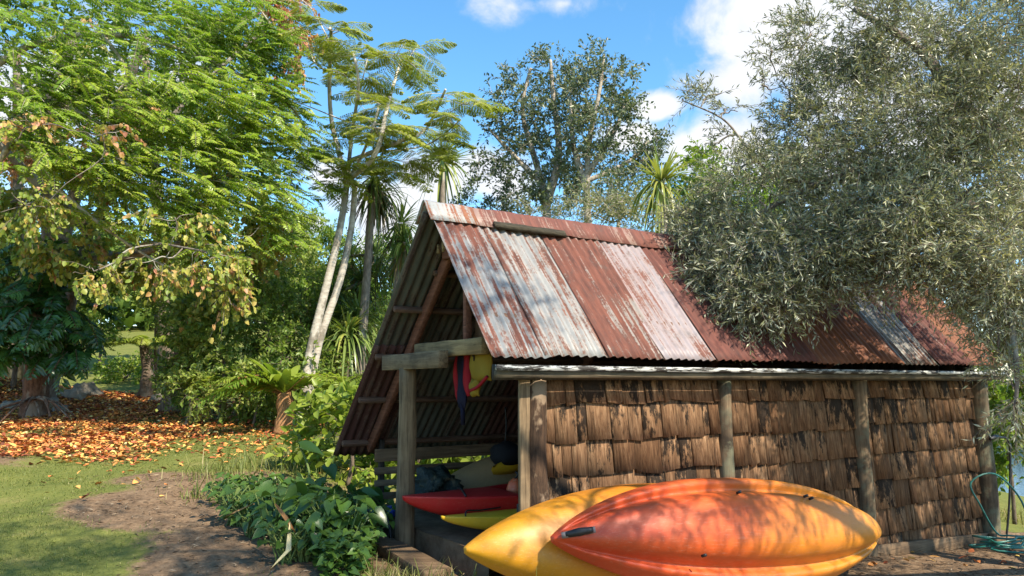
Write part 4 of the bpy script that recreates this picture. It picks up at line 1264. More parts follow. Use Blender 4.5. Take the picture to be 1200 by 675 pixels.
T.limb([P(150, 300, 13.2), P(170, 285, 11.8), P(215, 290, 10.6), P(265, 300, 10.3)], 0.03, 0.008, 6)
T.limb([P(60, 240, 14.6), P(50, 235, 12.4), P(30, 240, 10.6)], 0.04, 0.01, 6)
for (px, py, Y, rx, ry, rd, n, tn) in ((28, 240, 10.4, 40, 26, .3, 46, .44), (110, 318, 10.5, 46, 16, .3, 28, .5), (180, 305, 10.4, 44, 20, .3, 36, .5), (245, 305, 10.3, 40, 22, .3, 46, .54), (265, 345, 10.4, 22, 20, .2, 24, .58), (205, 255, 10.2, 50, 18, .3, 20, .54), (120, 158, 10.2, 30, 16, .2, 8, .78), (30, 150, 10.2, 36, 20, .2, 12, .75), (25, 235, 12.9, 42, 34, 0.64, 79, .42), (40, 165, 13.8, 50, 30, 0.64, 113, .75), (140, 150, 14.0, 50, 30, 0.64, 70, .78),
                                        (110, 305, 13.6, 60, 22, 0.5, 56, .5), (190, 305, 13.6, 60, 24, 0.5, 60, .56), (262, 305, 13.4, 45, 30, 0.45, 66, .56), (262, 352, 13.6, 36, 20, 0.4, 34, .5),
                                        (150, 230, 13.5, 80, 40, 0.6, 80, .48), (240, 230, 13.1, 60, 40, 0.5, 66, .52), (300, 270, 12.9, 36, 34, 0.48, 72, .55), (70, 290, 12.9, 50, 28, 0.64, 72, .48),
                                        (346, 22, 14.8, 20, 26, 0.40, 63, .90), (352, 62, 14.6, 13, 22, 0.32, 36, .92), (338, 0, 14.8, 22, 20, 0.40, 40, .88), (60, 60, 14.6, 70, 50, 0.5, 50, .45), (-60, 200, 13.6, 60, 100, 0.80, 169, .5), (10, 305, 13.9, 40, 30, 0.64, 53, .42)):
    c, r = B(px, py, Y, rx, ry, rd)
    T.blob(c, r, n, 0.34, 8, 0.105 if Y > 11 else .082, 0.085 if Y > 11 else .066, tn, out=.5, bias=(.1, -.1, -.35), droop=.3, round_=True, hang=.9, upn=.2, r=.004, tonesd=.14, shell=.2)
T.done(bk_grey, lm_heart)

# ---- 3 split leaf plant on the bank at the left
T = Tree('split_leaf_plant', 'dark glossy split leaf plant with exposed roots on the left bank', 'plant', gbase(45, 14.2))
T.limb([gbase(46, 14.2) - Vector((0, 0, .1)), P(44, 430, 14.1), P(40, 395, 14.0), P(48, 350, 14.0)], 0.24, 0.14, 10, .12)
for k in range(9):
    a = rng.uniform(-1.5, 1.5); L_ = rng.uniform(.4, 1.6)
    p = P(46 + rng.uniform(-6, 6), 452 + rng.uniform(0, 10), 14.0)
    q = p + Vector((math.sin(a) * L_, -abs(math.cos(a)) * L_ * .8, 0)); q.z = h1(q.x, q.y) + .02
    T.limb([p, p.lerp(q, .5) + Vector((0, 0, rng.uniform(.0, .12))), q], 0.032, 0.012, 5, .15, 3)
for (px, py, Y, rx, ry, rd, n) in ((25, 330, 13.8, 60, 26, .8, 57), (60, 365, 13.5, 52, 30, .8, 61), (15, 390, 13.5, 40, 28, .7, 47), (80, 400, 13.6, 36, 22, .6, 30), (60, 300, 14.0, 50, 20, .7, 30)):
    c, r = B(px, py, Y, rx, ry, rd)
    o = np.array(c) + unit(n) * np.array(r) * rng.uniform(.4, 1, (n, 1))
    d = (o - np.array(c)) * 1.2 + rng.normal(0, .3, (n, 3)) + np.array([.0, -.45, -.15])
    T.fronds(o, d, rng.uniform(.34, .6, n), 9, 0.26, 0.085, np.clip(.5 + rng.normal(0, .25, n), 0, 1), droop=.35, ang=.85, r=.008, ldroop=.35)
T.done(bark_mat('reddish_root_bark', (0.07, 0.035, 0.022), (0.20, 0.11, 0.07), (0.26, 0.2, 0.15), 5, (5, 5, 2)), lm_dark)


# ---- bushes and hedge
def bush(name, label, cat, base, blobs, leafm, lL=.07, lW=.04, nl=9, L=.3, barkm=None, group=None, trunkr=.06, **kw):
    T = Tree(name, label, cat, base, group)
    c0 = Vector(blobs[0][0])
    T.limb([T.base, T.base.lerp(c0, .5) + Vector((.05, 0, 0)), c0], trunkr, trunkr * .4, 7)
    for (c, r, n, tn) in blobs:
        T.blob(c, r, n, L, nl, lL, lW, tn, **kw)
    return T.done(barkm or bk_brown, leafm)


def BB(px, py, Y, rx, ry, rd, n, tn): return B(px, py, Y, rx, ry, rd) + (n, tn)


bush('hedge_shrub', 'dark leafy shrub spilling over a brown stump beside the tree fern', 'shrub', gbase(205, 15.2), [BB(212, 410, 14.7, 30, 48, .7, 170, 0.57), BB(222, 450, 14.2, 26, 22, .5, 90, 0.67), BB(215, 350, 14.9, 36, 30, .7, 130, 0.62)], lm_bush, .10, .055, trunkr=.3)
bush('hedge_shrub', 'broad glossy green shrub behind the young palm', 'shrub', gbase(262, 14.2), [BB(262, 415, 13.9, 42, 40, .8, 240, 0.67), BB(245, 375, 14.1, 42, 34, .8, 190, 0.67), BB(285, 455, 13.3, 38, 24, .6, 130, 0.52)], lm_bush, .11, .06, round_=True)
bush('hedge_shrub', 'tall dark shrub behind the bird nest fern', 'shrub', gbase(318, 14.2), [BB(315, 380, 13.9, 42, 44, .8, 250, 0.59), BB(345, 420, 13.3, 34, 36, .7, 180, 0.52), BB(308, 330, 14.3, 40, 34, .8, 190, 0.67), BB(320, 455, 13.1, 36, 28, .6, 140, 0.47)], lm_bush, .10, .05)
bush('hedge_shrub', 'mid green shrub with pale leaf tips left of the white trunk', 'shrub', gbase(352, 15.7), [BB(352, 345, 15.5, 36, 46, .8, 240, 0.67), BB(365, 400, 14.5, 28, 44, .7, 170, 0.53), BB(335, 295, 15.9, 34, 34, .8, 170, 0.79)], lm_bush, .09, .045)
bush('conifer_shrub', 'olive yellow feathery shrub rising behind the hedge', 'shrub', gbase(330, 20), [BB(330, 285, 19.5, 40, 40, .9, 330, 0.85), BB(345, 250, 19.5, 22, 20, .6, 130, 0.85)], lm_light, .11, .022, nl=12)
bush('hedge_shrub', 'dense dark shrub under the cordyline trees', 'shrub', gbase(398, 15.7), [BB(398, 360, 15.5, 30, 48, .8, 240, 0.47), BB(415, 420, 14.2, 30, 45, .7, 200, 0.57), BB(440, 350, 15.5, 28, 40, .8, 190, 0.52)], lm_bush, .09, .04)
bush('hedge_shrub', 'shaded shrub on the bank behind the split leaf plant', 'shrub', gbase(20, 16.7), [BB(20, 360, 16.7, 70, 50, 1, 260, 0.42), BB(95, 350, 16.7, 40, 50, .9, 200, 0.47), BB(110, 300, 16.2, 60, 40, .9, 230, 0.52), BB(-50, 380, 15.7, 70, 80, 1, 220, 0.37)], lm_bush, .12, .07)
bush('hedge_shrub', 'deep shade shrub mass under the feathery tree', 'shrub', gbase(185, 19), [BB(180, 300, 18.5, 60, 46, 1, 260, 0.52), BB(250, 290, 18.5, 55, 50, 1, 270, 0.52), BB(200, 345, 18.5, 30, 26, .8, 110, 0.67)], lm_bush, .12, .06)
bush('low_shrub', 'bright green low shrub at the edge of the far lawn', 'shrub', gbase(142, 22), [BB(150, 440, 21.5, 26, 16, .6, 130, .75), BB(128, 432, 21.8, 14, 16, .5, 70, .7), BB(178, 430, 22.5, 14, 20, .5, 90, .65)], lm_light, .09, .06, round_=True)
bush('weeping_shrub', 'pale drooping shrub beside the far lawn', 'shrub', gbase(118, 24), [BB(118, 375, 24, 26, 22, .7, 130, .55), BB(105, 400, 23, 16, 24, .6, 80, .5)], lm_light, .10, .03)
bush('background_tree', 'sunlit olive green tree beyond the white trunks', 'tree', gbase(362, 30), [BB(360, 275, 30, 30, 26, 1.2, 200, .7), BB(385, 300, 29, 32, 30, 1.2, 220, .65), BB(345, 310, 28, 32, 34, 1.2, 220, .6), BB(420, 300, 29, 30, 26, 1.2, 190, .6), BB(455, 320, 28, 34, 40, 1.2, 190, .5)], lm_light, .16, .07, nl=10, L=.5, trunkr=.2)

for lab, base, bl in (('tall leafy tree in shade behind the left side of the feathery tree', gbase(20, 22), [BB(20, 60, 21, 110, 80, 1.3, 330, .4), BB(0, 200, 21, 90, 80, 1.3, 300, .4), BB(90, 150, 21, 70, 80, 1.2, 260, .45), BB(60, 280, 21, 70, 40, 1.2, 180, .3)]),
                      ('tall leafy tree behind the middle of the feathery tree', gbase(200, 22), [BB(170, 60, 21.5, 90, 80, 1.3, 330, .45), BB(250, 110, 21.5, 70, 80, 1.3, 300, .5), BB(200, 200, 21, 80, 70, 1.3, 300, .4), BB(285, 205, 21, 34, 50, 1.2, 160, .55), BB(270, 40, 22, 50, 50, 1.2, 180, .5)])):
    bush('background_tree', lab, 'tree', base, bl, lm_bush, .18, .10, nl=10, L=.5, trunkr=.25, round_=True)

# ---- small tree fern by the path
T = Tree('tree_fern', 'small tree fern with flat yellow green crown beside the leaf strewn path', 'tree fern', gbase(173, 18.0))
T.limb([T.base, P(174, 440, 18.0), P(170, 404, 18.0)], 0.17, 0.12, 9, .12)
top = np.array(P(170, 402, 18.0)); n = 22
a = np.linspace(0, 6.28, n, endpoint=False) + rng.normal(0, .1, n)
T.fronds(np.tile(top, (n, 1)), np.stack([np.cos(a), np.sin(a), rng.uniform(.25, .5, n)], 1), rng.uniform(1.0, 1.45, n), 26, 0.22, 0.035, .6 + rng.normal(0, .15, n), droop=.42, prof='mid', r=.012, ldroop=.3)
T.done(bk_brown, lm_fern)

# ---- young palm
T = Tree('young_palm', 'young palm with yellow green fan fronds at the lawn edge', 'palm', gbase(262, 13.2))
T.limb([T.base, P(263, 470, 13.2), P(262, 445, 13.2)], 0.045, 0.03, 7)
top = np.array(P(262, 450, 13.2)); n = 10
a = np.linspace(0, 6.28, n, endpoint=False)
T.fronds(np.tile(top, (n, 1)), np.stack([np.cos(a), np.sin(a) * .8, rng.uniform(.2, .9, n)], 1), rng.uniform(.7, 1.0, n), 18, 0.30, 0.028, .55 + rng.normal(0, .2, n), droop=.5, r=.008, ang=.75)
T.done(bk_green, lm_fern)

# ---- broad leaved fern with orange fibre trunk
T = Tree('nest_fern', 'fern with broad light green fronds on an orange fibrous trunk', 'fern', gbase(334, 12.0))
T.limb([T.base, P(334, 488, 12.0), P(333, 460, 12.0)], 0.15, 0.11, 10, .18)
top = np.array(P(333, 462, 12.0)); n = 26
a = rng.uniform(0, 6.28, n)
d = np.stack([np.cos(a), np.sin(a), rng.uniform(.5, 1.6, n)], 1)
T.crown.straps(np.tile(top, (n, 1)), d, rng.uniform(.7, 1.3, n), rng.uniform(.12, .2, n), rng.uniform(.15, .5, n), np.clip(rng.normal(.75, .2, n), 0, 1), seg=7, basew=.35)
n = 10
a = np.concatenate([rng.uniform(2.6, 4.4, 7), rng.uniform(-.7, .3, 3)])
T.fronds(np.tile(top, (n, 1)), np.stack([np.cos(a), np.sin(a), rng.uniform(.5, 1.1, n)], 1), rng.uniform(1.1, 1.6, n), 24, 0.32, 0.045, .85 + rng.normal(0, .15, n), droop=.55, r=.01, ang=.75)
T.done(bk_fibre, lm_light)
T = Tree('feather_fern', 'pale green feathery fern arching right of the white trunk', 'fern', gbase(398, 11.6))
T.limb([T.base, P(398, 480, 11.6), P(398, 455, 11.6)], 0.06, 0.05, 7, .1)
top = np.array(P(398, 455, 11.6)); n = 16
a = rng.uniform(0, 6.28, n)
T.fronds(np.tile(top, (n, 1)), np.stack([np.cos(a), np.sin(a), rng.uniform(.3, 1.0, n)], 1), rng.uniform(.55, .95, n), 26, 0.15, 0.022, .6 + rng.normal(0, .15, n), droop=.45, r=.007)
T.done(bk_brown, lm_fern)
for k, (px, py, Y, lab) in enumerate(((383, 492, 12.0, 'yellow tinged broad leaved plant at the foot of the white trunk'), (300, 490, 14.0, 'strappy dark plant between the palm and the nest fern'), (420, 480, 10.5, 'bushy green plant against the low eave of the shed'))):
    bush('border_plant', lab, 'plant', gbase(px, Y), [BB(px, py, Y, (18, 22, 13)[k], (16, 22, 12)[k], .35, (70, 90, 40)[k], (.8, .35, .5)[k])], (lm_light, lm_bush, lm_light)[k], .14, .05, L=.25, trunkr=.03)

# ---- white trunked tree
T = Tree('white_trunk_tree', 'tall white trunked tree with thin branches and ferny yellow green leaves', 'tree', gbase(349, 12.8))
T.limb([gbase(351, 12.8), P(355, 480, 12.8), P(362, 420, 12.8), P(380, 345, 12.8), P(398, 270, 12.8), P(407, 212, 12.8)], 0.092, 0.052, 12, .02)
T.limb([gbase(355, 13.0), P(360, 470, 13.0), P(374, 400, 13.0), P(398, 330, 13.1), P(412, 265, 13.1), P(416, 215, 13.1)], 0.082, 0.048, 12, .02)
tips = []
for pts, r in (([(407, 212), (390, 150), (386, 100), (388, 40), (386, 34)], .05), ([(386, 100), (368, 72), (360, 45)], .02), ([(388, 40), (365, 10), (345, -5)], .015), ([(386, 96), (400, 82)], .012),
               ([(407, 212), (412, 160), (420, 100), (414, 62)], .04), ([(420, 100), (432, 62)], .015), ([(416, 215), (440, 180), (455, 120), (470, 70)], .05), ([(470, 70), (490, 52)], .010), ([(470, 70), (462, 62)], .010),
               ([(440, 180), (470, 165), (500, 150), (522, 105)], .045), ([(500, 150), (530, 130), (545, 120)], .012), ([(416, 215), (425, 180), (440, 140), (447, 105)], .03), ([(455, 175), (500, 170), (540, 140)], .02),
               ([(407, 212), (380, 190), (350, 180)], .02), ([(412, 160), (430, 150), (445, 150)], .015), ([(390, 150), (375, 130), (350, 120)], .015)):
    q = [P(x, y, 12.8 + 0.9 * math.sin(x * .05 + i)) if i else P(x, y, 12.9) for i, (x, y) in enumerate(pts)]
    T.limb(q, r, max(.006, r * .45), 7, .03); tips.append((q[-1], q[-1] - q[-2]))
    if len(q) > 3: tips.append((q[-2], q[-1] - q[-2]))
tips += [(P(x, y, Y), Vector((rng.normal(), rng.normal(), .3))) for x, y, Y in ((400, 190, 12.4), (425, 190, 13.2), (450, 185, 12.6), (470, 200, 13.0), (395, 205, 12.9), (500, 185, 13.0), (430, 165, 12.2), (480, 150, 13.4), (520, 165, 12.8))]
oo, dd = [], []
for (p, dr) in tips:
    k = 6
    a = rng.uniform(0, 6.28, k)
    for t in range(k):
        oo.append(np.array(p) - np.array(dr) / (dr.length + 1e-6) * rng.uniform(0, .35)); dd.append([math.cos(a[t]), math.sin(a[t]), rng.uniform(-.05, .45)])
oo = np.array(oo); dd = np.array(dd); n = len(oo)
# twice-cut leaves: each main rib carries feather-like side ribs
Zv_ = np.array([0, 0, 1.0])
dn = dd / np.linalg.norm(dd, axis=1, keepdims=True); Ls = rng.uniform(.55, .9, n); dr_ = .35
T.sticks(oo, oo + dn * (Ls * .5)[:, None] - Zv_ * (dr_ * Ls * .25)[:, None], oo + dn * Ls[:, None] - Zv_ * (dr_ * Ls)[:, None], .006)
so2, sd2, sl2 = [], [], []
for s_ in np.linspace(.3, 1.0, 9):
    p = oo + dn * (Ls * s_)[:, None] - Zv_ * (dr_ * Ls * s_ ** 2)[:, None]
    tan = dn - Zv_ * 2 * dr_ * s_
    sd_ = np.cross(dn, Zv_); sd_ /= np.linalg.norm(sd_, axis=1, keepdims=True)
    for sg in (-1, 1):
        so2.append(p); sd2.append(tan * .45 + sd_ * sg * .9 - Zv_ * .1 + rng.normal(0, .06, (n, 3))); sl2.append(Ls * .36 * math.sin(math.pi * (.2 + .72 * s_)))
so2 = np.concatenate(so2); sd2 = np.concatenate(sd2); sl2 = np.concatenate(sl2)
T.fronds(so2, sd2, sl2, 9, 0.046, 0.028, np.clip(.5 + rng.normal(0, .2, len(so2)), 0, 1), droop=.2, r=.002, upn=.9)
T.done(bk_white, leaf_mat('ferny_leaf', [(0.0, (0.14, 0.19, 0.02)), (0.5, (0.28, 0.32, 0.04)), (1.0, (0.42, 0.42, 0.07))], 0.45, 0.4, 0.4))


# ---- cordylines
def cordyline(label, heads, trunk, Y, tone=.5, size=.75, dead=0, n=90, group='cordyline trees behind the shed'):
    b = gbase(trunk[0][0], Y)
    T = Tree('cordyline', label, 'cordyline', b, group)
    pts = [b] + [P(x, y, Y) for x, y in trunk[1:]]
    T.limb(pts, .10, .06, 8, .12)
    for (px, py, dY, sz) in heads:
        c = np.array(P(px, py, Y + dY)); T.reach(c, .045, .05)
        m = int(n * (1.0 if sz > .8 else .7))
        u = unit(m); u[:, 2] = u[:, 2] * .75 + .25
        T.crown.straps(c + u * .05, u, size * sz * rng.uniform(.75, 1.15, m), rng.uniform(.035, .055, m), np.where(u[:, 2] < .25, rng.uniform(.5, 1.0, m), rng.uniform(.1, .55, m)), np.clip(rng.normal(tone, .18, m), .12, 1), seg=6, basew=.6)
        if dead:
            u = unit(dead); u[:, 2] = -abs(u[:, 2]) - .4
            T.crown.straps(c + u * .05 - np.array([0, 0, .12]), u, size * sz * rng.uniform(.7, 1.2, dead), .04, rng.uniform(.3, .6, dead), np.clip(rng.normal(.03, .03, dead), 0, .1), seg=4)
    return T.done(bk_grey, lm_cord)


cordyline('tall cordyline with drooping green head left of the roof peak', [(437, 208, 0, 1.0), (446, 225, .3, .8)], [(418, 500), (424, 400), (430, 320), (436, 230), (437, 212)], 14.0, .5, .85, dead=26)
cordyline('bright cordyline head standing just above the roof peak', [(519, 190, 0, 1.0)], [(512, 500), (514, 400), (517, 300), (519, 196)], 15.0, .62, .85)
cordyline('cordyline head half hidden behind the left roof edge', [(470, 262, 0, .95), (466, 300, .3, .75), (474, 285, -.3, .8)], [(455, 480), (458, 400), (466, 320), (470, 268)], 14.5, .5, .75, dead=20)
cordyline('low bushy cordyline with pale radiating blades beside the shed roof', [(407, 392, 0, 1.0), (398, 420, .3, .9), (420, 372, .3, .9), (390, 378, .5, .85)], [(412, 500), (410, 450), (407, 398)], 14.0, .70, .84, dead=16, n=120)
cordyline('dark leaning cordyline behind the white trunks', [(392, 345, 0, 1.0), (425, 330, .4, .95), (440, 300, .6, .8), (412, 300, .8, .8)], [(430, 500), (425, 430), (412, 380), (392, 350)], 15.0, .36, .85, dead=24)
cordyline('sunlit yellow green cordyline head rising behind the roof beside the olive', [(775, 214, 0, 1.0), (783, 250, .3, .8), (812, 258, .4, .8)], [(790, 480), (785, 400), (780, 300), (775, 220)], 12.5, .95, .78, n=120)

# ---- tall trees behind the roof
GT = 'tall trees behind the roof'
lk = dict(lL=.125, lW=.06)


def tall(label, base, limbs, blobs, leafm, tone=0, nl=9, L=.45, **kw):
    T = Tree('tall_tree', label, 'tree', base, GT)
    for pts, r0, r1 in limbs: T.limb([Vector(p) for p in pts], r0, r1, 8)
    for (px, py, Y, rx, ry, rd, n, tn) in blobs:
        c, r = B(px, py, Y, rx, ry, rd)
        T.blob(c, r, int(n * 1.08), L, nl, kw.get('lL', .125), kw.get('lW', .06), tn, out=.6, bias=(0, 0, .15), shell=.25, r=.006, upn=.35, droop=.1, tonesd=.2)
    return T.done(bk_pale, leafm)


Yt = 22
lm_blue = leaf_mat('blue_green_leaf', [(0.0, (0.040, 0.062, 0.034)), (0.5, (0.115, 0.150, 0.078)), (0.85, (0.20, 0.228, 0.125)), (1.0, (0.30, 0.315, 0.20))], 0.36, 0.4, 0.45)
tall('tall dark green tree with pale forked trunk behind the ridge', gbase(645, Yt),
     [([gbase(645, Yt), P(642, 300, Yt), P(640, 240, Yt), P(628, 190, Yt), P(612, 130, Yt), P(622, 80, Yt)], .17, .04), ([P(640, 245, Yt), P(655, 180, Yt), P(648, 110, Yt), P(645, 70, Yt)], .14, .04), ([P(634, 215, Yt), P(600, 180, Yt), P(572, 150, Yt)], .10, .03)],
     [(622, 100, Yt, 34, 26, 1.1, 95, .45), (648, 78, Yt, 22, 20, .8, 50, .5), (655, 110, Yt, 30, 28, 1, 85, .5), (600, 130, Yt, 34, 24, 1, 85, .38), (640, 145, Yt, 36, 26, 1, 95, .5), (575, 148, Yt, 24, 22, .9, 50, .3),
      (588, 180, Yt, 32, 24, 1, 80, .3), (566, 198, Yt, 16, 14, .7, 28, .28), (625, 185, Yt, 34, 26, 1, 85, .5), (660, 175, Yt, 28, 30, 1, 85, .65), (650, 220, Yt, 34, 24, 1, 95, .62), (610, 222, Yt, 24, 18, .8, 50, .3), (690, 225, Yt + .5, 24, 24, .8, 60, .6)], lm_blue)
tall('tallest grey green tree with open crown behind the middle of the roof', gbase(692, 21),
     [([gbase(692, 21), P(692, 300, 21), P(688, 240, 21), P(690, 170, 21), P(702, 110, 21), P(708, 64, 21)], .15, .035), ([P(690, 200, 21), P(722, 150, 21), P(735, 110, 21)], .10, .03), ([P(688, 225, 21), P(672, 170, 21), P(668, 110, 21)], .12, .03), ([P(690, 215, 21), P(735, 190, 21), P(760, 165, 21)], .08, .025)],
     [(698, 72, 21, 22, 16, .8, 52, .55), (715, 92, 21, 28, 22, .9, 80, .55), (735, 108, 21, 22, 18, .8, 45, .45), (690, 112, 21, 30, 24, 1, 90, .6), (730, 140, 21, 26, 20, .9, 62, .5), (705, 150, 21, 30, 24, 1, 90, .6),
      (672, 150, 21, 24, 28, .9, 75, .65), (755, 162, 21, 22, 18, .8, 45, .42), (766, 190, 21, 14, 12, .6, 25, .4), (735, 182, 21, 26, 18, .9, 60, .45), (700, 192, 21, 32, 22, 1, 90, .62), (740, 215, 20.5, 30, 22, 1, 85, .55), (702, 232, 20.5, 34, 20, 1, 95, .65)], lm_blue)
tall('small dark tree crown peeping over the ridge', gbase(562, 25), [([gbase(562, 25), P(562, 300, 25), P(562, 245, 25)], .15, .04)],
     [(556, 238, 25, 18, 9, .8, 40, .2), (580, 242, 25, 20, 10, .8, 40, .22), (604, 232, 24.5, 18, 16, .8, 45, .25)], lm_blue)
tall('pale silvery tree filling the gap behind the roof', gbase(722, 16.5), [([gbase(722, 16.5), P(722, 320, 16.5), P(725, 260, 16.5)], .14, .04)],
     [(690, 248, 16.5, 40, 14, .8, 110, .8), (735, 250, 16.5, 40, 18, .8, 130, .8), (770, 262, 16, 36, 20, .8, 120, .72), (640, 250, 17, 34, 8, .6, 60, .6)], lm_grey, lL=.10, lW=.03)

# ---- trees behind the olive on the right
GR = 'trees behind the olive'
for lab, base, bl, lm, lL, lW, Lt in (
    ('leafy yellow green tree behind the olive branches', gbase(845, 14), [BB(830, 205, 13.5, 34, 26, .8, 150, .7), BB(815, 240, 13.5, 36, 26, .8, 150, .65), BB(870, 230, 13.5, 46, 34, .9, 190, .6), BB(880, 290, 13.5, 60, 40, .9, 200, .5), BB(900, 195, 13.8, 36, 24, .8, 130, .7)], lm_light, .11, .05, .4),
    ('dark green tree behind the thick of the olive', gbase(990, 15), [BB(960, 240, 15, 60, 50, 1, 260, .4), BB(1040, 230, 15, 60, 60, 1, 260, .4), BB(1000, 320, 14.5, 80, 60, 1, 280, .35), BB(1090, 320, 14.5, 70, 70, 1, 280, .35), BB(930, 330, 14, 50, 60, 1, 200, .35)], lm_grey, .12, .055, .45),
    ('grey green tree at the river side behind the olive', gbase(1130, 16), [BB(1120, 200, 16, 70, 70, 1.1, 280, .55), BB(1180, 280, 15.5, 60, 80, 1.1, 280, .5), BB(1180, 120, 16, 70, 60, 1.1, 250, .55), BB(1160, 390, 15, 50, 60, 1, 220, .45), BB(1240, 350, 15, 60, 120, 1.1, 260, .45)], lm_grey, .12, .05, .45)):
    T = Tree('riverside_tree', lab, 'tree', base, GR)
    c0 = Vector(bl[0][0]); T.limb([base, base.lerp(c0, .5), c0], .16, .05)
    for (c, r, n, tn) in bl: T.blob(c, r, n, Lt, 10, lL, lW, tn, out=.6, bias=(0, 0, .1), shell=.2, r=.005, upn=.4)
    T.done(bk_grey, lm)
# ------------------------------------------------------------------ the olive tree over the shed
ob = Vector((5.9, 5.6, h1(5.9, 5.6) - .03))
T = Tree('olive_tree', 'grey green olive tree hanging over the roof and far end of the shed', 'tree', ob)
fork = ob + Vector((-.15, .1, 1.7))
T.limb([ob, ob + Vector((.05, 0, .8)), fork], .20, .14, 11, .08)
T.limb([fork, Vector((5.3, 5.9, 2.6)), P(1120, 240, 6.4), P(1040, 200, 6.6), P(960, 215, 6.7), P(890, 250, 6.7)], .10, .02)
T.limb([fork, Vector((5.4, 5.5, 2.9)), P(1160, 150, 6.6), P(1080, 60, 6.8), P(1000, 10, 6.9)], .10, .025)
T.limb([Vector((5.3, 5.9, 2.6)), P(1120, 320, 6.1), P(1030, 330, 6.2), P(940, 345, 6.3), P(860, 345, 6.4)], .06, .012)
T.limb([P(960, 215, 6.7), P(905, 205, 6.7), P(870, 165, 6.7), P(845, 138, 6.7), P(800, 118, 6.7)], .018, .005, 6)
T.limb([fork, ob + Vector((.2, -.5, 3.4)), ob + Vector((-.3, -1.0, 4.6))], .12, .04)
T.limb([fork, ob + Vector((.9, .4, 3.2)), ob + Vector((1.2, .2, 4.5))], .11, .04)
T.limb([P(1175, 300, 6.0), P(1186, 380, 5.6), P(1192, 440, 5.5), P(1188, 500, 5.5)], .030, .010, 7)
T.limb([P(1150, 260, 6.0), P(1165, 360, 5.7), P(1170, 420, 5.6)], .016, .006, 6)
KW = dict(out=.55, upn=.3, r=.0028, side=.75, fwd=.75, tonesd=.2, droop=.18, fold=.08)
for (px, py, Y, rx, ry, rd, n, tn, bz) in (  # tn: right-hand blobs get paler leaves, sunlight put into the leaf colour
        (890, 235, 6.8, 70, 42, .6, 300, .40, -.1), (830, 265, 6.9, 45, 40, .45, 200, .38, -.1), (905, 300, 6.5, 80, 45, .5, 380, .36, -.2), (845, 325, 6.6, 42, 30, .28, 220, .34, -.2), (895, 350, 6.3, 48, 26, .24, 230, .32, -.2),
        (960, 315, 6.3, 50, 32, .3, 180, .36, -.15), (975, 285, 6.4, 70, 50, .5, 340, .42, -.15), (1050, 260, 6.2, 70, 55, .6, 360, .5, -.1), (985, 195, 6.7, 70, 45, .6, 330, .46, 0), (1060, 160, 6.6, 80, 60, .7, 420, .5, 0),
        (985, 115, 6.9, 52, 44, .5, 200, .40, .1), (940, 150, 6.9, 40, 30, .4, 110, .38, .1), (925, 105, 7.0, 22, 30, .3, 40, .36, .2), (950, 40, 7.0, 30, 34, .35, 85, .38, .2), (1010, 40, 6.9, 50, 50, .6, 240, .42, .1),
        (1080, 60, 6.8, 70, 60, .7, 380, .48, .05), (1150, 40, 6.7, 70, 60, .7, 300, .6, .05), (1150, 130, 6.4, 70, 60, .7, 320, .66, 0), (1140, 220, 6.1, 70, 60, .6, 320, .7, -.05), (1110, 295, 5.9, 66, 42, .5, 240, .72, -.1),
        (1180, 300, 5.7, 50, 60, .5, 240, .74, -.1), (1165, 345, 5.75, 40, 30, .35, 130, .74, -.15), (1190, 400, 5.6, 18, 32, .2, 60, .68, -.2), (1188, 455, 5.5, 12, 34, .15, 40, .66, -.35), (1065, 310, 6.0, 40, 24, .28, 90, .52, -.1),
        (870, 195, 6.8, 26, 16, .3, 40, .4, .1), (800, 285, 7.05, 20, 18, .25, 50, .36, -.1),
        (1290, 180, 6.2, 90, 120, .8, 420, .55, 0), (1300, 10, 6.2, 90, 70, .8, 260, .5, 0), (1260, 330, 5.9, 60, 60, .6, 200, .6, -.1)):
    c, r = B(px, py, Y, rx, ry, rd)
    T.blob(c, r, int(n * 1.2), .30, 15, .060, .0125, tn, bias=(-.12, -.05, bz), shell=.15, **KW)
# the sparse sprig against the cloud
for (px, py, rx, ry, n) in ((800, 116, 22, 12, 14), (830, 112, 24, 14, 16), (850, 128, 22, 14, 14), (862, 158, 16, 16, 10), (842, 168, 14, 8, 5), (885, 175, 16, 12, 12), (905, 60, 14, 20, 14), (893, 100, 14, 16, 10)):
    c, r = B(px, py, 6.75, rx, ry, .15)
    T.blob(c, r, n, .22, 11, .058, .0125, .34, bias=(-.3, 0, .1), shell=.1, branch=True, nsub=1, **KW)
# unseen higher crown, with clusters added sunward to dapple wall, kayaks, roof and lawn
hi = []
for (c, r, n) in (((6.3, 6.3, 3.4), (.9, .9, .9), 220), ((6.9, 5.4, 4.6), (1.0, .9, .8), 180), ((5.6, 4.6, 3.3), (.8, .7, .5), 80)): hi.append((c, r, n))
SV = np.array(SUNV)


def shade(q, dist, rad, n): hi.append((tuple(np.array(q) + SV * dist), (rad, rad, rad * .8), n))


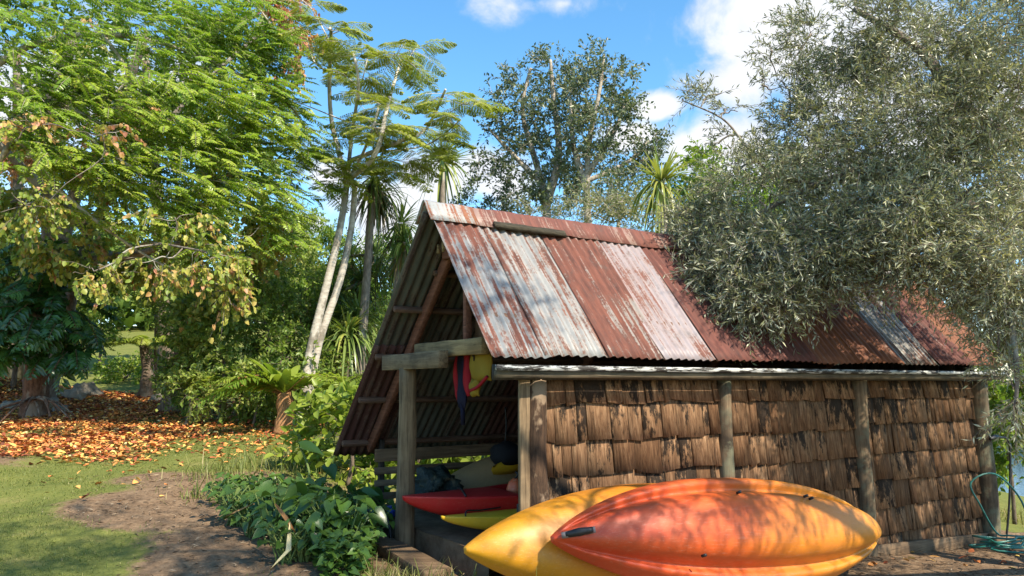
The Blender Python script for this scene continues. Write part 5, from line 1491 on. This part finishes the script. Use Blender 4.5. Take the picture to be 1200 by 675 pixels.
for k in range(17): shade(S(-.2 + k * .21, -.72 + .1 * (k % 3), .75 + .12 * (k % 2)), 4.6 + .9 * rng.random(), .27, 22 + 6 * (k % 3))
for k in range(9): shade(S(2.2 + k * .42, -.03, (1.25, .7, .95)[k % 3]), 3.4 - .15 * k + .7 * rng.random(), .30, 16)
for k in range(7): shade(S(3.4 + k * .42, .3 + .15 * (k % 2), 2.5), 2.3 + .6 * rng.random(), .4, 26)
for (x, y, n) in ((-2.3, 5.4, 40), (-1.9, 4.8, 40), (-2.9, 6.1, 38), (-2.6, 5.0, 36), (-3.3, 5.7, 26), (-2.2, 6.2, 34), (-3.7, 6.3, 14), (-3.4, 4.9, 16), (-4.6, 6.6, 12), (-1.6, 5.6, 34), (-1.3, 6.4, 26), (-5.2, 7.0, 10), (-4.2, 5.4, 10), (-1.6, 6.8, 34), (-2.1, 6.9, 30), (-1.5, 5.0, 34), (-1.2, 5.7, 26), (-1.9, 5.9, 40), (-1.5, 5.3, 40), (-2.4, 6.5, 34), (-3.0, 5.2, 30), (-3.6, 5.3, 24), (-3.2, 6.6, 24), (-1.3, 4.7, 34), (-1.0, 5.1, 30), (-4.1, 6.9, 16), (-2.7, 4.5, 30), (-0.6, 4.9, 24), (-3.6, 5.9, 30), (-4.0, 5.9, 26), (-4.5, 6.3, 22), (-2.9, 4.7, 30), (-3.2, 4.5, 24), (-4.9, 6.5, 20)):
    shade((x, y, .55), 8.2 + 1.2 * rng.random(), .55, int(n * 1.3))
for (px, py) in ((850, 320), (880, 260), (900, 350), (920, 300), (950, 260), (960, 340), (990, 300), (1000, 370), (860, 370), (930, 380), (1010, 250), (890, 230)):
    shade(P(px, py, 6.4), 2.6 + .9 * rng.random(), .36, 26)
T.limb([fork, Vector((5.0, 4.0, 3.3)), Vector((4.2, 2.8, 4.6)), Vector((2.8, 1.8, 6.0)), Vector((1.6, 1.2, 6.7))], .09, .02)
for (c, r, n) in hi:
    T.blob(c, r, int(n * 1.2), .30, 15, .060, .0125, .5, shell=.15, **KW)
T.done(bk_grey, lm_olive)
# ------------------------------------------------------------------ leafy bed by the shed
def heart(mb, p, d, nrm, L, W, rnd, nseg=4, wave=.08):
    """a broad arum leaf: two lobes behind the stalk, pointed tip, folded along the midrib"""
    n = len(p)
    d = d / np.linalg.norm(d, axis=1, keepdims=True)
    s = np.cross(d, nrm); s /= np.linalg.norm(s, axis=1, keepdims=True); u = np.cross(s, d)
    L = L[:, None]; W = W[:, None]
    prof = [(-.22, .30), (-.05, .52), (.2, .50), (.5, .36), (.8, .14), (1.0, 0.0)]
    mid = []; lf = []; rt = []
    for k, (a, w_) in enumerate(prof):
        dz = -.16 * max(a, 0) ** 1.6
        am = a if k else .0
        mid.append(p + d * L * am + u * L * dz)
        wob_l = rng.normal(0, wave, (n, 1)) * .3; wob_r = rng.normal(0, wave, (n, 1)) * .3
        lf.append(p + d * L * a + s * W * w_ + u * W * (w_ * .28 + wob_l) + u * L * dz)
        rt.append(p + d * L * a - s * W * w_ + u * W * (w_ * .28 + wob_r) + u * L * dz)
    K = len(prof)
    vs = np.stack(mid + lf + rt, 1)
    b = np.arange(n)[:, None] * (3 * K); fs = []
    for k in range(K - 1):
        fs.append(b + np.array([[k, k + 1, K + k + 1, K + k]])); fs.append(b + np.array([[k, 2 * K + k, 2 * K + k + 1, k + 1]]))
    mb.add(vs.reshape(-1, 3), np.concatenate(fs, 0), np.repeat(rnd, 3 * K))


def arum(px, py, Y, n, size, h, tone, label, spread=.22):
    c = P(px, py, Y); z = h1(c.x, c.y)
    o = thing('arum_plant', label, 'plant', (c.x, c.y, z), 'leafy plants in the bed by the shed')
    a = rng.uniform(0, 6.28, n); rr = spread * rng.uniform(.25, 1, n)
    hh = h * rng.uniform(.45, 1.0, n)
    top = np.stack([c.x + np.cos(a) * rr, c.y + np.sin(a) * rr * .9, z + hh], 1)
    d = np.stack([np.cos(a), np.sin(a), rng.uniform(-.75, -.15, n)], 1) + rng.normal(0, .25, (n, 3)) + np.array([-.15, -.35, 0])
    L = size * rng.uniform(.7, 1.25, n)
    mb = MB(); heart(mb, top, d, np.stack([rng.normal(0, .3, n) , rng.normal(-.3, .3, n), np.ones(n)], 1), L, L * .85, np.clip(rng.normal(tone, .27, n), 0, 1))
    mb.build('leaves', lm_arum, o, (c.x, c.y, z), smooth=True)
    st = MB()
    for k in range(n):
        bx = Vector((c.x + rng.normal(0, .03), c.y + rng.normal(0, .03), z - .02)); t = Vector(top[k])
        m = bx.lerp(t, .55) + Vector((0, 0, .05)); st.tube([bx, m, t], [.007, .006, .004], 4, smooth=3, cap=False)
    st.build('stems', bk_green, o, (c.x, c.y, z), smooth=True)


spots = []
k = 0
for row, (Y, x0, x1, y_, m) in enumerate(((7.3, 285, 330, 0, 3), (6.9, 270, 425, 0, 8), (6.5, 265, 440, 0, 9), (6.1, 290, 440, 0, 8), (5.75, 320, 430, 0, 6), (5.4, 335, 425, 0, 5))):
    for i in range(m):
        px = x0 + (x1 - x0) * (i + .5) / m + rng.uniform(-8, 8)
        Yp = Y + rng.uniform(-.15, .15)
        big = rng.random() < .35
        arum(px, 560, Yp, 13 if big else 26, .125 if big else .072, .42 if big else .30, .5 + rng.normal(0, .12),
             'large leaved arum in the shaded bed by the shed' if big else 'small leaved green plant in the shaded bed by the shed', .24)
# ground cover between them
mb = MB()
n = 5200
px = rng.uniform(250, 445, n); Y = rng.uniform(4.9, 7.5, n)
x = (px - 600) / F * Y / 1.03
k_ = (px - 250 > (7.4 - Y) * 52) & (px < 452 - (7.4 - Y) * 8)
x, Y = x[k_], Y[k_]; n = len(x)
a = rng.uniform(0, 6.28, n)
heart(mb, np.stack([x, Y, H(x, Y) + rng.uniform(.02, .22, n)], 1), np.stack([np.cos(a), np.sin(a) - .3, rng.uniform(-.5, .1, n)], 1), np.stack([rng.normal(0, .4, n), rng.normal(-.3, .3, n), np.ones(n)], 1), rng.uniform(.03, .075, n), rng.uniform(.026, .06, n), np.clip(rng.normal(.5, .25, n), 0, 1))
tag(mb.build('ground_cover', lm_arum), 'low leafy ground cover filling the bed beside the shed', 'ground cover', kind='stuff')
# one big dark taro leaf by the eave
c = P(366, 545, 7.3); z = h1(c.x, c.y)
o = thing('taro_plant', 'dark elephant ear plant with one big leaf at the low eave', 'plant', (c.x, c.y, z))
mb = MB(); tp = P(352, 524, 7.3); tp2 = P(385, 548, 7.1)
heart(mb, np.array([tp, tp2]), np.array([[1.0, -.25, -.12], [.5, -.6, -.5]]), np.array([[.0, -.25, 1.0], [0, -.2, 1]]), np.array([.25, .16]), np.array([.20, .13]), np.array([.02, .3]))
mb.build('leaf_blades', lm_arum, o, (c.x, c.y, z), smooth=True)
mb = MB(); mb.tube([(c.x, c.y, z), tuple((Vector((c.x, c.y, z)) + tp) / 2 + Vector((.03, 0, .1))), tuple(tp)], [.014, .012, .009], 6); mb.tube([(c.x + .03, c.y, z), tuple(tp2)], [.01, .008], 6, smooth=1)
mb.build('stalks', bk_green, o, (c.x, c.y, z), smooth=True)
# plants seen through the rails behind the shed
for i, (t, s, lab) in enumerate(((.3, 3.9, 'sunlit broad leaved plant seen through the shed rails nearest the post'), (1.2, 4.1, 'bright leafy plant seen between the rails in the middle of the opening'), (2.3, 4.2, 'bright leafy plant behind the rails near the black bag'), (3.4, 4.3, 'leafy plant behind the far rails of the shed'))):
    p = S(t, s, 0); b = Vector((p.x, p.y, h1(p.x, p.y)))
    bush('rail_plant', lab, 'plant', b, [((p.x, p.y, b.z + .5), (.6, .45, .5), 150, .9)], lm_light, .12, .07, L=.25, nl=7, trunkr=.03, round_=True)
for i, (t, s, lab) in enumerate(((-.55, 2.75, 'grassy green plant just outside the low eave'), (-.1, 3.0, 'green plant growing behind the end of the rails'))):
    p = S(t, s, 0); b = Vector((p.x, p.y, h1(p.x, p.y)))
    bush('eave_plant', lab, 'plant', b, [((p.x, p.y, b.z + .12), (.3, .25, .12), 40, .55)], lm_light, .12, .06, L=.2, nl=7, trunkr=.02, round_=True)

# dead strap leaves lying on the bed
m_dry = NT('dry_blade'); _c = m_dry.ramp(m_dry.attr(), [(0.0, (0.26, 0.12, 0.04)), (0.5, (0.38, 0.22, 0.09)), (1.0, (0.46, 0.40, 0.22))]); m_dry = m_dry.done(m_dry.bsdf(_c, .7, .2))
for (a, b, c, rn, lab) in (((322, 590, 5.45), (334, 606, 5.3), (346, 624, 5.2), .1, 'orange brown dead strap leaf lying across the leafy plants'), ((340, 612, 5.25), (338, 645, 5.0), (316, 668, 4.9), 1.0, 'pale dead strap leaf drooping to the bare earth'), ((262, 607, 5.9), (280, 598, 5.85), (298, 590, 5.9), .6, 'thin tan dead blade at the left end of the leafy bed')):
    A_, B_, C_ = (P(*q) for q in (a, b, c)); mb = MB()
    q = [A_, A_.lerp(B_, .5), B_, B_.lerp(C_, .5), C_]; vs = []
    for i, p in enumerate(q):
        w_ = [.2, .8, 1, .7, .05][i] * .017; vs += [tuple(p + Vector((-w_, 0, 0))), tuple(p + Vector((0, .01, -.008))), tuple(p + Vector((w_, 0, .004)))]
    fs = []
    for i in range(4): fs += [(3 * i, 3 * i + 1, 3 * i + 4, 3 * i + 3), (3 * i + 1, 3 * i + 2, 3 * i + 5, 3 * i + 4)]
    mb.add(vs, fs, rn); tag(mb.build('dead_leaf', m_dry), lab, 'dead leaf')

# timber sleepers at the shed entrance
for (a, b, lab) in (((-.32, 1.75, .50), (-.42, .25, .50), 'dark timber sleeper along the front of the slab'), ((-.62, 1.65, .475), (-.78, .15, .465), 'outer timber sleeper step beside the leafy bed')):
    mb = MB(); mb.bar(S(*a), S(*b), .20, .11, seg=8, jit=.004); tag(mb.build('timber_sleeper', m_brown_x, bevel=.006), lab, 'sleeper')

# hoses
m_hose = NT('green_hose'); m_hose = m_hose.done(m_hose.bsdf((0.022, 0.15, 0.115), .38, .5))


def hose(name, label, pts, r, mat, cat='hose'):
    mb = MB(); mb.tube(pts, r, 7, smooth=5); return tag(mb.build(name, mat, smooth=True), label, cat)


c = np.array(S(5.35, -.38, 0)); gz = h1(c[0], c[1])
pts = []
for i in range(34):
    a = i * .62; rr = .20 + .06 * math.sin(i * 1.9) + .03 * math.sin(i * .37)
    pts.append((c[0] + math.cos(a) * rr * (1.25 if i % 7 else 1.0), c[1] + math.sin(a) * rr * .6, gz + .02 + .0035 * i + .03 * abs(math.sin(i * .7))))
hp = S(5.60, -.2, 0)
pts += [(c[0] - .15, c[1] + .1, gz + .42), (c[0] - .22, c[1] + .12, gz + .64), (c[0] + .05, c[1] + .16, gz + .72), (c[0] + .32, c[1] + .2, gz + .45), (c[0] + .2, c[1] - .02, gz + .15), (c[0] - .2, c[1] - .1, gz + .05), (c[0] + .34, c[1] - .25, gz + .03)]
hose('garden_hose', 'tangled green garden hose coiled on the ground at the far corner post', pts, .0095, m_hose)
wp = thing('water_pipe', 'thin black water pipe with tap fixed to the far corner post', 'pipe', S(5.85, -.14, .1))
w0 = Vector(wp.location)
mb = MB(); mb.tube([Vector((0, 0, 0)), S(5.92, -.17, .5) - w0, S(6.02, -.17, 1.0) - w0, S(5.98, -.17, 1.16) - w0, S(5.86, -.16, 1.18) - w0], .011, 7, smooth=4); pr_ = mb.build('pipe_run', m_black, wp, smooth=True)
mb = MB(); mb.tube([S(5.66, -.16, 1.17) - w0, S(5.74, -.165, 1.19) - w0, S(5.88, -.16, 1.18) - w0], [.016, .024, .014], 8); mb.build('tap', m_black, pr_, smooth=True)
for i, (s0, lab) in enumerate(((1.55, 'loop of black hose hanging left of the front post'), (1.72, 'second loop of black hose on the ground by the rails'))):
    q = []
    for k in range(14):
        a = k / 13 * math.pi * 1.15 - .1; q.append(S(-.28 - .05 * i, s0 + .20 * math.cos(a), .50 + .24 * math.sin(a) - .02 * i))
    hose('black_hose', lab, q, .011, m_black)

bush('border_shrub', 'small sunlit leafy shrub in front of the hedge by the brown stump', 'shrub', gbase(222, 12.9), [BB(222, 458, 12.8, 26, 24, .4, 110, .72)], lm_bush, .085, .045, L=.25, trunkr=.03)
bush('border_shrub', 'small sunlit shrub between the young palm and the nest fern', 'shrub', gbase(300, 12.8), [BB(300, 452, 12.8, 24, 24, .4, 110, .78)], lm_bush, .085, .045, L=.25, trunkr=.03)
# rocks on the bank and beside the tree fern
m_rock = NT('grey_rock'); _n = m_rock.noise(m_rock.coord((1, 1, 1)), 4, 6, .7); m_rock = m_rock.done(m_rock.bsdf(m_rock.ramp(_n, [(.3, (0.10, 0.085, 0.065)), (.7, (0.34, 0.30, 0.24))]), .9, .2, _n, .7, .04))
for i, (px, py, Y, r, lab) in enumerate(((32, 462, 15.4, .17, 'rounded grey rock at the foot of the left bank'), (55, 458, 15.5, .22, 'largest grey rock beneath the split leaf plant'), (72, 466, 15.2, .13, 'small rock at the right end of the bank'), (12, 466, 15.2, .14, 'rock at the picture edge on the left bank'),
                                        (100, 440, 17.2, .25, 'pale boulder against the bank behind the roots'), (188, 470, 17.3, .2, 'grey rock just right of the tree fern trunk'), (200, 480, 16.8, .16, 'smaller rock beside the hedge right of the tree fern'), (88, 452, 16.6, .2, 'flat rock among the exposed roots'))):
    c = P(px, py, Y); z = h1(c.x, c.y)
    o = tag(blob('rock', m_rock, None, (r * 1.25, r, r * .8), i * 3.1, .5, 3), lab, 'rock', 'rocks along the bank'); o.location = (c.x, c.y, z + r * .25)

# right edge: shrub, dry grass on the river bank
bush('riverbank_shrub', 'bright green shrub at the river bank past the far corner', 'shrub', gbase(1172, 10.5), [BB(1170, 480, 10.5, 18, 34, .35, 120, .75), BB(1180, 440, 10.8, 20, 28, .4, 110, .7), BB(1186, 525, 10.8, 18, 26, .35, 100, .7)], lm_light, .10, .055, L=.25, nl=8, trunkr=.03)
bush('riverbank_shrub', 'twiggy dark shrub at the right edge of the river bank', 'shrub', gbase(1195, 12), [BB(1192, 470, 12, 22, 50, .5, 80, .3), BB(1215, 420, 12, 30, 60, .6, 120, .4)], lm_grey, .08, .03, L=.4, nl=6, trunkr=.04)
mb = MB()
n = 1500
x = rng.uniform(6.5, 9.5, n); y = rng.uniform(8.6, 12.5, n)
mb.straps(np.stack([x, y, H(x, y) - .02], 1), np.stack([rng.normal(0, .4, n), rng.normal(-.1, .4, n), np.ones(n)], 1), rng.uniform(.15, .5, n), rng.uniform(.008, .014, n), rng.uniform(.2, .9, n), rng.random(n), seg=4)
m_dg = leaf_mat('dry_grass', [(0, (.12, .12, .03)), (.4, (.26, .22, .09)), (1, (.42, .35, .19))], .3, .6, .2)
tag(mb.build('dry_grass', m_dg), 'straw coloured grass on the river bank past the shed', 'grass', kind='stuff')

# far woods closing the view
mb = MB()
n = 26000
a = rng.uniform(-1.15, 1.15, n)
R = rng.uniform(52, 64, n)
x = np.sin(a) * R; y = np.cos(a) * R
top = 4.2 + 1.2 * np.sin(a * 9) + 0.9 * np.sin(a * 23 + 1) + .6 * np.sin(a * 51)
z = H(x, y) + rng.random(n) ** .8 * top
mb.leaves(np.stack([x, y, z], 1), unit(n), unit(n), rng.uniform(.5, 1.15, n), rng.uniform(.4, .85, n), np.clip(rng.normal(.5, .22, n), 0, 1), round_=True)
tag(mb.build('distant_woods', lm_bush), 'distant wooded hillside beyond the lawn and river', 'woods', kind='stuff')
